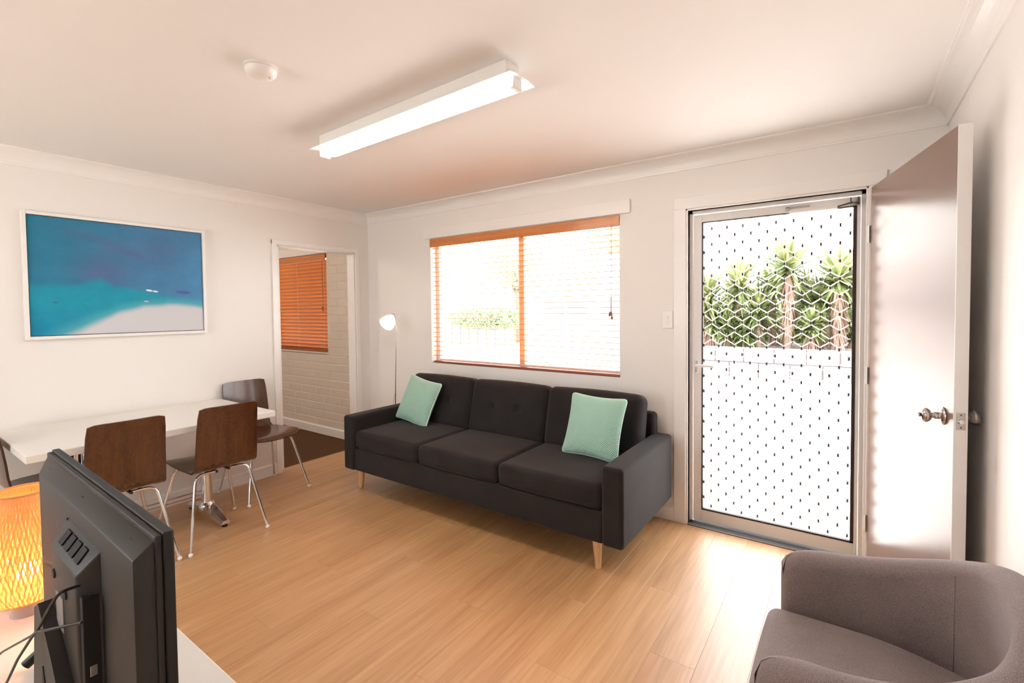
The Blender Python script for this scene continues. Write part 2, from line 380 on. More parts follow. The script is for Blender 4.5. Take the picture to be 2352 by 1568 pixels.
def wall_with_holes(name, horiz, a0, a1, t0, t1, z0, z1, holes, m):
    """wall running along X (horiz) or Y, thickness t0..t1, with rectangular holes (a,b,zlow,zhigh)"""
    bm = nb(); xs = sorted({a0, a1, *[h[0] for h in holes], *[h[1] for h in holes]}); zs = sorted({z0, z1, *[h[2] for h in holes], *[h[3] for h in holes]})
    for i in range(len(xs) - 1):
        for k in range(len(zs) - 1):
            cx = (xs[i] + xs[i + 1]) / 2; cz = (zs[k] + zs[k + 1]) / 2
            if any(h[0] < cx < h[1] and h[2] < cz < h[3] for h in holes): continue
            if horiz: box(bm, (xs[i], t0, zs[k]), (xs[i + 1], t1, zs[k + 1]))
            else: box(bm, (t0, xs[i], zs[k]), (t1, xs[i + 1], zs[k + 1]))
    bmesh.ops.remove_doubles(bm, verts=bm.verts[:], dist=1e-5)
    dead = [f for f in bm.faces if False]
    # drop interior doubled faces
    seen = {}
    for f in bm.faces:
        key = tuple(round(x, 4) for x in f.calc_center_median()); seen.setdefault(key, []).append(f)
    kill = [f for fs in seen.values() if len(fs) > 1 for f in fs]
    bmesh.ops.delete(bm, geom=kill, context='FACES')
    return struct(name, bm, m)

# ------------------------------------------------------------------ structure
wall_with_holes('wall_back', True, 0.0, RX + WT, 0, WT, -0.15, H, [(WX0, WX1, WZ0, WZ1), (DX0, DX1, -0.15, DZ)], M['wall'])
wall_with_holes('wall_left', False, RY, 0.0 + WT, -0.11, 0, -0.15, H, [(IY0, IY1, -0.15, IZ)], M['wall'])
wall_with_holes('wall_right', False, RY, 0.0, RX, RX + WT, -0.15, H, [], M['wall'])
wall_with_holes('wall_rear', True, -0.11, RX + WT, RY - WT, RY, -0.15, H, [(0.7, 2.3, 0.9, 2.1)], M['wall'])
struct('ceiling', bx((BEDX - WT, RY - WT, H), (RX + WT, WT + 0.45, H + 0.12)), M['ceiling'])
struct('ground', bx((-40, -30, -0.40), (40, 45, -0.15)), M['concrete'])
floor = struct('floor', bx((-0.11, RY, -0.14), (RX, WT, -0.009)), M['subfloor'])
# floor planks (every plank a part of the floor)
PW = 0.18; PL = 1.22; planks = {}
def plank_mesh(w, l):
    key = (round(w, 3), round(l, 3))
    if key not in planks:
        bm = bx((0.00025, 0.0003, -0.009), (w - 0.00025, l - 0.0003, 0.0), 0.0004, 1)
        me = bpy.data.meshes.new('plank'); bm.to_mesh(me); bm.free(); me.materials.append(M['plank']); planks[key] = me
    return planks[key]
nrow = int(math.ceil(RX / PW))
for i in range(nrow):
    x = i * PW; w = min(PW, RX - x); y = RY - (i * 0.37 * PL) % PL
    while y < 0.0:
        a = max(y, RY); b = min(y + PL, 0.0)
        if b - a > 0.02:
            o = bpy.data.objects.new('plank', plank_mesh(w, b - a)); C.objects.link(o); o.location = (x, a, 0); o.parent = floor
        y += PL
# doorway strip planks under the inner door
o = obj('threshold', bx((-0.10, IY0, -0.02), (0.0, IY1, -0.0005)), M['plank'], floor)

# cornices
def cove(flip=False, n=8):
    p = [(0, 0), (0, -0.092), (0.008, -0.092), (0.010, -0.082)]
    for k in range(n + 1):
        a = PI / 2 * k / n; p.append((0.012 + 0.070 * (1 - math.cos(a)), -0.078 + 0.068 * math.sin(a)))
    p += [(0.084, -0.008), (0.092, -0.008), (0.092, 0)]
    return p
struct('trim_1', extrude_profile(nb(), cove(), lambda p: (0.0, -p[0], H + p[1]), lambda p: (RX, -p[0], H + p[1])), M['trim'])
struct('trim_2', extrude_profile(nb(), cove(), lambda p: (p[0], RY, H + p[1]), lambda p: (p[0], 0, H + p[1])), M['trim'])
struct('trim_3', extrude_profile(nb(), cove(), lambda p: (RX - p[0], RY, H + p[1]), lambda p: (RX - p[0], 0, H + p[1])), M['trim'])
# skirtings
def skirt(d=0.014, h=0.10): return [(0, 0), (d, 0), (d, h - 0.012), (d - 0.007, h), (0, h)]
bm = extrude_profile(nb(), skirt(), lambda p: (p[0], RY, p[1]), lambda p: (p[0], IY0 - 0.045, p[1]))
extrude_profile(bm, skirt(), lambda p: (p[0], IY1 + 0.042, p[1]), lambda p: (p[0], 0, p[1])); struct('baseboard_left', bm, M['trim'])
struct('baseboard_back', extrude_profile(nb(), skirt(), lambda p: (0, -p[0], p[1]), lambda p: (DX0 - 0.087, -p[0], p[1])), M['trim'])
struct('baseboard_right', extrude_profile(nb(), skirt(), lambda p: (RX - p[0], RY, p[1]), lambda p: (RX - p[0], 0, p[1])), M['trim'])
# inner doorway architrave + jamb lining
bm = nb()
box(bm, (0, IY0 - 0.045, 0), (0.016, IY0, IZ + 0.04), 0.003, 2); box(bm, (0, IY1, 0), (0.016, IY1 + 0.042, IZ + 0.04), 0.003, 2)
box(bm, (0, IY0 - 0.045, IZ), (0.0165, IY1 + 0.042, IZ + 0.042), 0.003, 2)
box(bm, (-0.11, IY1 - 0.012, 0), (0.0, IY1, IZ), 0.001); box(bm, (-0.11, IY0, 0), (0.0, IY0 + 0.012, IZ), 0.001); box(bm, (-0.11, IY0, IZ - 0.012), (0, IY1, IZ), 0.001)
struct('trim_4', bm, M['trim'])
# front door architrave + rebated frame
bm = nb()
box(bm, (DX0 - 0.087, -0.018, 0), (DX0 - 0.012, 0, DZ + 0.0118), 0.003, 2)
box(bm, (DX1 + 0.012, -0.018, 0), (DX1 + 0.087, 0, DZ + 0.0118), 0.003, 2)
box(bm, (DX0 - 0.087, -0.018, DZ + 0.012), (DX1 + 0.087, 0, DZ + 0.087), 0.003, 2)
for d0, d1, w in ((-0.010, 0.035, 0.0), (0.035, 0.12, 0.02)):
    box(bm, (DX0 - 0.012, d0, 0), (DX0 + w, d1, DZ + 0.012), 0.002); box(bm, (DX1 - w, d0, 0), (DX1 + 0.012, d1, DZ + 0.012), 0.002)
    box(bm, (DX0 - 0.012, d0, DZ - w), (DX1 + 0.012, d1, DZ + 0.012), 0.002)
struct('trim_5', bm, M['trim'])
# sill of the front door
bm = nb(); box(bm, (DX0, -0.012, -0.02), (DX1, 0.035, 0.004), 0.002); box(bm, (DX0, 0.035, -0.15), (DX1, 0.16, 0.018), 0.002)
for k in range(3): box(bm, (DX0 + 0.01, -0.006 + k * 0.012, 0.003), (DX1 - 0.01, -0.001 + k * 0.012, 0.0065))
sill = struct('trim_6', bm, M['sill'])
obj('seal_strip', bx((DX0, -0.017, -0.006), (DX1, -0.0125, 0.003)), M['seal'], sill)
# pelmet boards
struct('trim_7', bx((0.835, -0.020, WZ1 + 0.004), (2.846, 0, 2.176), 0.003, 2), M['trim'])

# windows: reveals, frame, mullion, glass
def window(name, x0, x1, z0, z1, mull, yf=0.075):
    w = bpy.data.objects.new(name, None); C.objects.link(w); w['kind'] = 'structure'; w.location = ((x0 + x1) / 2, yf, z0)
    iv = Vector((-(x0 + x1) / 2, -yf, -z0))
    def add(n, bm, m):
        bmesh.ops.translate(bm, verts=bm.verts[:], vec=iv); return obj(n, bm, m, w)
    t = 0.035; bm = nb()
    box(bm, (x0, yf, z0), (x0 + t, yf + 0.04, z1), 0.002); box(bm, (x1 - t, yf, z0), (x1, yf + 0.04, z1), 0.002)
    box(bm, (x0 + t, yf, z0), (x1 - t, yf + 0.04, z0 + t), 0.002); box(bm, (x0 + t, yf, z1 - t), (x1 - t, yf + 0.04, z1), 0.002)
    add('window_frame', bm, M['alu'])
    if mull:
        add('mullion', bx((mull - 0.026, yf - 0.008, z0 + t), (mull + 0.026, yf + 0.034, z1 - t), 0.003, 2), M['glarewood'])
        for a, b in ((x0 + t, mull - 0.026), (mull + 0.026, x1 - t)): add('pane', bx((a, yf + 0.018, z0 + t), (b, yf + 0.022, z1 - t)), M['glass'])
    else:
        add('pane', bx((x0 + t, yf + 0.018, z0 + t), (x1 - t, yf + 0.022, z1 - t)), M['glass'])
    return w
window('window_1', WX0, WX1, WZ0, WZ1, 1.878)
window('window_2', BX0, BX1, BZ0, BZ1, None)
# unseen window added in the rear wall to let fill daylight in
wr = bpy.data.objects.new('window_fill', None); C.objects.link(wr); wr['kind'] = 'structure'; wr.location = (1.5, RY - 0.06, 0.90)
bm = nb()
for a, b in (((-0.8, 0.0), (-0.75, 1.2)), ((0.75, 0.0), (0.8, 1.2)), ((-0.75, 0.0), (0.75, 0.05)), ((-0.75, 1.15), (0.75, 1.2)), ((-0.025, 0.05), (0.025, 1.15))):
    box(bm, (a[0], -0.02, a[1]), (b[0], 0.02, b[1]), 0.002)
obj('window_frame', bm, M['alu'], wr)
for a, b in ((-0.75, -0.025), (0.025, 0.75)): obj('pane', bx((a, -0.002, 0.05), (b, 0.002, 1.15)), M['glass'], wr)

# ------------------------------------------------------------------ bedroom beyond the inner doorway
struct('floor_bedroom', bx((BEDX, BEDY, -0.14), (-0.10, 0.0, -0.004)), M['carpet'])
wall_with_holes('wall_bedroom_far', False, BEDY, WT, BEDX - WT, BEDX, -0.15, H, [], M['wall'])
wall_with_holes('wall_bedroom_front', True, BEDX - WT, -0.11, BEDY - WT, BEDY, -0.15, H, [], M['wall'])
wb = wall_with_holes('wall_bedroom_back', True, BEDX - WT, 0.0, 0.012, WT, -0.15, H, [(BX0, BX1, BZ0, BZ1)], M['mortar'])
# bricks
BW, BH, J = 0.300, 0.092, 0.010
def brick_mesh(w, h):
    bm = bx((0.0, 0.0085 + random.uniform(-.0008, .0008), 0.0), (w, 0.020, h), 0.003, 1)
    me = bpy.data.meshes.new('brick'); bm.to_mesh(me); bm.free(); me.materials.append(M['brick']); return me
bcache = {}
z = 0.0; row = 0
while z < H - 0.02:
    h = min(BH - J, H - 0.001 - z); x = -2.35 + (BW / 2 if row % 2 else 0) - BW
    while x < -0.115:
        a, b = max(x, -2.35), min(x + BW - J, -0.112)
        segs = [(a, b)]
        zc0, zc1 = z, z + h
        if zc1 > BZ0 and zc0 < BZ1:
            if zc0 < BZ0 - 0.001 or zc1 > BZ1 + 0.001:
                segs = [(a, b)] if not (b > BX0 and a < BX1) else []
                if b > BX0 and a < BX1: segs = [(a, b, 'cut')]
            else:
                segs = [(a, min(b, BX0))] + [(max(a, BX1), b)]
        for s in segs:
            if s[1] - s[0] < 0.02: continue
            hh, zz = h, z
            if len(s) == 3:
                if zc0 < BZ0: hh = BZ0 - z
                else: zz = BZ1; hh = z + h - BZ1
            if hh < 0.01: continue
            key = (round(s[1] - s[0], 2), round(hh, 3))
            if key not in bcache: bcache[key] = brick_mesh(s[1] - s[0], hh)
            o = bpy.data.objects.new('brick', bcache[key]); C.objects.link(o); o.location = (s[0], 0.0, zz); o.parent = wb
        x += BW
    z += BH; row += 1
struct('baseboard_bedroom', extrude_profile(nb(), skirt(0.016, 0.095), lambda p: (BEDX, 0.0085 - p[0], p[1]), lambda p: (-0.112, 0.0085 - p[0], p[1])), M['trim'])
struct('trim_8', bx((-2.35, -0.014, BZ1 + 0.004), (-0.66, 0.0075, 2.18), 0.003, 2), M['trim'])
struct('trim_9', bx((BX0 - 0.0, -0.012, BZ0 - 0.001), (BX1, 0.07, BZ0 + 0.012), 0.002), M['trim'])

pl = thing('fill_globe', 'added white globe fill light in the bedroom, out of sight beyond doorway', 'lamp', (-1.5, -1.9, H))  # unseen lamp added to warm and brighten the bedroom
bm = nb(); lathe(bm, [(0.0, 0), (0.06, 0), (0.06, -0.02), (0.0, -0.02)], 24); obj('rose', bm, M['plastic'], pl, 40)
bm = nb(); sphere(bm, (0, 0, -0.12), 0.11, u=20, v=12); obj('globe', bm, M['globe'], pl, 180)
# sliding inner door, its leading edge just showing
d3 = thing('door_3', 'white sliding inner door drawn back, only its edge with latch showing', 'door', (-0.055, -0.955, 0)); d3['kind'] = 'structure'
obj('door_leaf', bx((-0.018, -0.01, 0.012), (0.018, 0.034, 1.99), 0.003, 2), M['trim'], d3)
obj('latch', bx((0.0175, 0.006, 1.02), (0.021, 0.016, 1.08), 0.001), M['steel'], d3)

# ------------------------------------------------------------------ front door leaf (hinged, opened into the room)
TH = math.radians(13.2)
d1 = thing('door_1', 'satin grey brown front door swung open against right wall', 'door', (DX1 + 0.018, -0.022, 0), 0); d1['kind'] = 'structure'
# local frame: leaf runs along -Y local, thickness toward +X
d1.rotation_euler = (0, 0, TH)
obj('door_leaf', bx((0.0025, -0.925, 0.012), (0.0375, -0.004, 2.045), 0.002, 2), [M['glossdoor']], d1)
obj('door_edge', bx((0.0, -0.9285, 0.012), (0.040, -0.9245, 2.045), 0.001), M['trim'], d1)
obj('door_skin', bx((0.0376, -0.925, 0.012), (0.0405, -0.004, 2.045)), M['trim'], d1)
def knob(sign, x0):
    bm = nb(); s = sign
    prof = [(0.0, 0), (0.031, 0), (0.033, 0.003), (0.030, 0.008), (0.014, 0.011), (0.012, 0.018), (0.0135, 0.024), (0.011, 0.028), (0.010, 0.034), (0.018, 0.038), (0.0255, 0.046), (0.027, 0.054), (0.023, 0.062), (0.014, 0.066), (0.0, 0.067)]
    lathe(bm, [(r, z * s) for r, z in prof], 28, (x0, -0.842, 1.015), 'X')
    return bm
k1 = obj('knob', knob(-1, 0.0025), M['steel'], d1, 60)
k2 = obj('knob', knob(1, 0.0405), M['steel'], d1, 60)
bm = nb(); lathe(bm, [(0.0, 0), (0.008, 0), (0.008, -0.004), (0.0, -0.004)], 12, (-0.0655, -0.842, 1.015), 'X'); obj('key_cylinder', bm, M['clip'], k1, 40)
lp = obj('latch_plate', bx((0.007, -0.9305, 0.985), (0.033, -0.928, 1.045), 0.001), M['steel'], d1)
bm = nb(); lathe(bm, [(0.0, 0), (0.009, 0), (0.008, -0.006), (0.0, -0.009)], 16, (0.020, -0.9305, 1.013), 'Y'); obj('latch_bolt', bm, M['chrome'], lp, 40)
bm = nb()
for zz in (0.993, 1.037): lathe(bm, [(0.0, 0), (0.0028, 0), (0.0, -0.0012)], 10, (0.020, -0.9305, zz), 'Y')
obj('screws', bm, M['clip'], lp)
bm = nb()
for zz in (0.25, 1.05, 1.80): tube(bm, [(-0.004, 0.002, zz - 0.045), (-0.004, 0.002, zz + 0.045)], 0.006, 10)
obj('hinges', bm, M['steel'], d1, 40)

# ------------------------------------------------------------------ security screen door
d2 = thing('door_2', 'white security screen door with hexagonal metal grille, closed', 'door', (0, 0.045, 0)); d2['kind'] = 'structure'
SX0, SX1, SZ0, SZ1 = 3.256, 4.136, 0.022, 2.020
st = 0.052; bm = nb()
box(bm, (SX0, 0, SZ0), (SX0 + st, 0.026, SZ1), 0.002); box(bm, (SX1 - st * 0.35, 0, SZ0), (SX1, 0.026, SZ1), 0.002)
box(bm, (SX0 + st, 0, SZ0), (SX1 - st * 0.35, 0.026, SZ0 + 0.075), 0.002); box(bm, (SX0 + st, 0, SZ1 - 0.05), (SX1 - st * 0.35, 0.026, SZ1), 0.002)
obj('frame', bm, M['alu'], d2)
gx0, gx1, gz0, gz1 = SX0 + st, SX1 - st * 0.35, SZ0 + 0.075, SZ1 - 0.05
bm = nb()
box(bm, (gx0, -0.002, gz0), (gx0 + 0.007, 0.020, gz1)); box(bm, (gx1 - 0.016, -0.002, gz0), (gx1, 0.020, gz1))
box(bm, (gx0, -0.002, gz0), (gx1, 0.020, gz0 + 0.010)); box(bm, (gx0, -0.002, gz1 - 0.005), (gx1, 0.020, gz1))
obj('seal', bm, M['seal'], d2)
gb = nb(); cb = nb(); px_, pz_ = 0.0452, 0.0995; hw = 0.0032
def seg(bm, a, b, w, y0, y1):
    ax, az = a; bx_, bz = b; dx, dz = bx_ - ax, bz - az; l = math.hypot(dx, dz); nx, nz = -dz / l * w, dx / l * w; ym = (y0 + y1) / 2
    P = [(nx, nz, ym), (0, 0, y0), (-nx, -nz, ym), (0, 0, y1)]
    A = [bm.verts.new((ax + p[0], p[2], az + p[1])) for p in P]; B = [bm.verts.new((bx_ + p[0], p[2], bz + p[1])) for p in P]
    for i in range(4): bm.faces.new([A[i], A[(i + 1) % 4], B[(i + 1) % 4], B[i]])
    bm.faces.new(A[::-1]); bm.faces.new(B)
ix0 = int((gx0 - gx1) / px_); nodes_x = [gx1 - 0.028 - k * px_ for k in range(0, 19)]
for k, x in enumerate(nodes_x):
    if x < gx0 + 0.008: continue
    zoff = gz0 + 0.035 + (pz_ / 2 if k % 2 else 0); j = -1
    while True:
        z = zoff + j * pz_; j += 1
        if z > gz1: break
        if gz0 + 0.015 < z < gz1 - 0.012: box(cb, (x - 0.0048, -0.001, z - 0.0085), (x + 0.0048, 0.012, z + 0.0085), 0.001)
        for s in (-1, 1):
            pts = [(x + s * 0.002, z + 0.008), (x + s * 0.006, z + 0.014), (x + s * (px_ - 0.006), z + pz_ / 2 - 0.014), (x + s * (px_ - 0.002), z + pz_ / 2 - 0.008)]
            for a, b in zip(pts, pts[1:]):
                if min(a[0], b[0]) > gx0 and max(a[0], b[0]) < gx1 - 0.010 and min(a[1], b[1]) > gz0 + 0.006 and max(a[1], b[1]) < gz1 - 0.003: seg(gb, a, b, hw, 0.001, 0.009)
g = obj('grille', gb, M['grille'], d2); g['kind'] = 'stuff'
g = obj('grille_clips', cb, M['clip'], d2); g['kind'] = 'stuff'
hd = obj('handle', bx((SX0 + 0.012, -0.010, 0.985), (SX0 + 0.040, 0.0, 1.085), 0.003, 2), M['alu'], d2)
bm = nb(); tube(bm, [(SX0 + 0.026, -0.006, 1.045), (SX0 + 0.026, -0.040, 1.045)], 0.008, 12); tube(bm, fillet([(SX0 + 0.022, -0.040, 1.046), (SX0 + 0.09, -0.044, 1.048), (SX0 + 0.135, -0.040, 1.044)], 0.02), [0.010, 0.009] + [0.008] * 5 + [0.007], 12)
obj('lever', bm, M['alu'], hd, 50)
bm = nb(); tube(bm, [(SX0 + 0.024, -0.012, 1.075), (SX0 + 0.018, -0.013, 1.000)], 0.005, 8); obj('snib', bm, M['sill'], hd, 50)
cl = obj('door_closer', nb(), M['alu'], d2)
bm = nb(); tube(bm, [(3.80, -0.030, 1.970), (4.03, -0.030, 1.970)], 0.0125, 16); bm.to_mesh(cl.data); bm.free(); cl.data.materials.clear(); cl.data.materials.append(M['alu'])
bm = nb(); tube(bm, [(4.03, -0.030, 1.970), (4.10, -0.034, 1.985)], 0.005, 10); box(bm, (4.088, -0.046, 1.975), (4.128, -0.008, 1.982), 0.001); box(bm, (4.088, -0.046, 1.975), (4.093, -0.020, 2.010), 0.001); box(bm, (4.120, -0.046, 1.975), (4.128, 0.0, 2.010), 0.001); obj('bracket', bm, M['clip'], cl)
bm = nb(); box(bm, (3.780, -0.034, 1.992), (3.90, -0.002, 1.997), 0.001); box(bm, (3.780, -0.034, 1.975), (3.800, -0.026, 1.997), 0.001); obj('bracket', bm, M['steel'], cl)
struct('doormat_ledge', bx((DX0 - 0.3, WT + 0.002, -0.15), (DX1 + 0.5, 1.0, -0.06), 0.01, 1), M['concrete'])

# ------------------------------------------------------------------ venetian blinds
def blind(root, x0, x1, z0, z1, y, tilt, pitch=0.0430, width=0.050, cordx=None, valy=None, slat_m=None, rail_m=None, cord_len=0.36, vh=0.078):
    L = x1 - x0
    def at(bm): bmesh.ops.translate(bm, verts=bm.verts[:], vec=-Vector(root.location)); return bm
    vy = y - 0.034 if valy is None else valy
    obj('valance', at(bx((x0 - 0.0, vy - 0.006, z1 - vh), (x1, vy + 0.006, z1 - 0.003), 0.003, 2)), M['valance'], root)
    obj('head_rail', at(bx((x0 + 0.012, vy + 0.008, z1 - 0.050), (x1 - 0.006, vy + 0.052, z1 - 0.006), 0.002)), rail_m or M['redwood'], root)
    # one slat mesh, shared
    bm = nb(); n = 4; top = []; bot = []
    for sx in (0, 1):
        X = (x0 + 0.014) if sx == 0 else (x1 - 0.004)
        for k in range(n + 1):
            u = -1 + 2 * k / n; yy = u * width / 2; zz = 0.0022 * (1 - u * u)
            ca, sa = math.cos(tilt), math.sin(tilt)
            for t, lst in ((0.0018, top), (-0.0018, bot)):
                lst.append(bm.verts.new((X, yy * ca - (zz + t) * sa, yy * sa + (zz + t) * ca)))
    m_ = n + 1
    for k in range(n):
        bm.faces.new([top[k], top[k + 1], top[m_ + k + 1], top[m_ + k]]); bm.faces.new([bot[k], bot[m_ + k], bot[m_ + k + 1], bot[k + 1]])
        for q in (0, m_): bm.faces.new([top[q + k], bot[q + k], bot[q + k + 1], top[q + k + 1]])
    for k in (0, n): bm.faces.new([top[k], top[m_ + k], bot[m_ + k], bot[k]])
    bmesh.ops.recalc_face_normals(bm, faces=bm.faces[:])
    me = bpy.data.meshes.new('slat'); bm.to_mesh(me); bm.free(); me.materials.append(slat_m or M['blind'])
    z = z1 - vh - 0.012
    while z > z0 + (0.036 if tilt == 0.0 else 0.024):
        o = bpy.data.objects.new('slat', me); C.objects.link(o); o.parent = root; o.location = Vector((0, y, z)) - Vector(root.location)
        o.location.x = -root.location.x; z -= pitch
    obj('bottom_rail', at(bx((x0 + 0.014, y - 0.026, z0 + 0.004), (x1 - 0.004, y + 0.026, z0 + 0.020), 0.003, 2)), rail_m or M['redwood'], root)
    for fx in (0.07, 0.5, 0.955):
        X = x0 + L * fx
        for yy in (-0.0262, 0.0262): obj('ladder_cord', at(tube(nb(), [(X, y + yy, z0 + 0.02), (X, y + yy, z1 - vh)], 0.0009, 5)), M['cord'], root)
    cx = cordx; yc = vy - 0.012
    bm = nb(); tube(bm, [(cx, yc, z1 - vh + 0.01), (cx + 0.001, yc, z1 - vh - cord_len)], 0.0014, 6); tube(bm, [(cx + 0.008, yc, z1 - vh + 0.01), (cx + 0.006, yc - 0.003, z1 - vh - cord_len - 0.03)], 0.0014, 6)
    pc = obj('pull_cord', at(bm), M['redwood'], root)
    for dx, dz in ((-0.008, -0.012), (0.010, -0.034), (0.002, -0.006)):
        bm = nb(); lathe(bm, [(0.0, 0.018), (0.003, 0.018), (0.006, 0.008), (0.009, -0.006), (0.008, -0.012), (0, -0.014)], 12, (cx + dx, yc - 0.004 * (dx > 0.005), z1 - vh - cord_len + dz - 0.01))
        obj('tassel', at(bm), M['redwood'], pc, 50)
b1 = thing('venetian_blind', 'honey timber venetian blind with open slats in the bright window above sofa', 'blind', ((WX0 + WX1) / 2, 0.035, WZ0))
blind(b1, WX0 + 0.001, WX1 - 0.001, WZ0, WZ1, 0.036, 0.0, cordx=2.702, valy=-0.004, cord_len=0.60)
b2 = thing('venetian_blind', 'orange timber venetian blind, slats shut, on painted brick wall beyond doorway', 'blind', ((BX0 + BX1) / 2, 0.035, BZ0 + 0.012))
blind(b2, BX0 + 0.001, BX1 - 0.001, BZ0 + 0.014, BZ1, 0.036, math.radians(-60), pitch=0.0420, slat_m=M['blind2'], cordx=-0.80, valy=-0.003, cord_len=0.52)

# ------------------------------------------------------------------ ceiling light and smoke alarm
fl = thing('ceiling_light', 'lit white fluorescent batten light fixed to the ceiling', 'lamp', (2.32, -1.575, H), math.radians(-1.8))
obj('spine', bx((-0.66, -0.045, -0.062), (0.66, 0.045, 0.0), 0.004, 2), M['trim'], fl)
bm = nb(); prof = [(-0.078, -0.072), (-0.04, -0.064), (0.04, -0.064), (0.090, -0.072), (0.090, -0.0745), (0.04, -0.067), (-0.04, -0.067), (-0.078, -0.0745)]
extrude_profile(bm, prof, lambda p: (-0.72, p[0], p[1]), lambda p: (0.705, p[0], p[1])); obj('reflector', bm, M['trim'], fl)
bm = nb(); prof = [(-0.062, -0.073)] + [(-0.062 + 0.134 * k / 10, -0.0745 - 0.030 * math.sin(PI * k / 10) ** 0.5) for k in range(0, 11)] + [(0.072, -0.073)]
extrude_profile(bm, prof, lambda p: (-0.645, p[0], p[1]), lambda p: (0.655, p[0], p[1])); obj('diffuser', bm, M['tube'], fl, 50)
for sx in (-1, 1):
    bm = nb(); box(bm, (sx * 0.675 - 0.010, -0.030, -0.112), (sx * 0.675 + 0.010, 0.030, -0.067), 0.006, 2); obj('lamp_holder', bm, M['cap'], fl)
sa = thing('smoke_alarm', 'round white smoke alarm on the ceiling', 'smoke alarm', (2.150, -2.165, H), math.radians(35))
bm = nb(); lathe(bm, [(0.0, 0), (0.060, 0), (0.062, -0.004), (0.062, -0.010), (0.056, -0.012)], 32); obj('base', bm, M['plastic'], sa, 40)
bm = nb(); lathe(bm, [(0.054, -0.010), (0.058, -0.014), (0.056, -0.026), (0.046, -0.038), (0.030, -0.043), (0.0, -0.044)], 32); cv = obj('cover', bm, M['plastic'], sa, 50)
bm = nb(); lathe(bm, [(0.0, 0), (0.014, 0), (0.014, -0.004), (0.011, -0.006), (0, -0.006)], 20, (0.018, 0.0, -0.0425)); obj('test_button', bm, M['plastic'], cv, 40)
bm = nb()
tube(bm, [(0.018 + 0.016 * math.cos(a), 0.016 * math.sin(a), -0.0428) for a in [k * PI / 8 - 0.2 for k in range(9)]], 0.0009, 6); obj('grille_slot', bm, M['clip'], cv)

# ------------------------------------------------------------------ light switch
sw = thing('light_switch', 'white wall switch plate between window and front door', 'switch', (3.100, 0, 1.343))
obj('plate', bx((-0.036, -0.007, -0.058), (0.036, 0.0, 0.058), 0.003, 3), M['plastic'], sw)
for zz in (-0.020, 0.014): obj('rocker', bx((-0.008, -0.011, zz - 0.010), (0.008, -0.006, zz + 0.010), 0.002, 2), M['plastic'], sw)

# ------------------------------------------------------------------ picture
pic = thing('framed_picture', 'white framed seascape print with blue water and pale sandbank', 'picture', (0.0, -2.030, 1.655))
py0, py1, pz0, pz1 = -0.493, 0.493, -0.391, 0.391
bm = nb(); fw = 0.020
for a, b in (((py0, pz0), (py0 + fw, pz1)), ((py1 - fw, pz0), (py1, pz1)), ((py0 + fw, pz0), (py1 - fw, pz0 + fw)), ((py0 + fw, pz1 - fw), (py1 - fw, pz1))): box(bm, (0.001, a[0], a[1]), (0.038, b[0], b[1]), 0.002, 2)
obj('frame', bm, M['frame'], pic)
obj('shadow_gap', bx((0.001, py0 + fw, pz0 + fw), (0.012, py1 - fw, pz1 - fw)), M['seal'], pic)
def ss(a, b, x): t = max(0, min(1, (x - a) / (b - a))); return t * t * (3 - 2 * t)
def mixc(a, b, t): return tuple(a[i] * (1 - t) + b[i] * t for i in range(3))
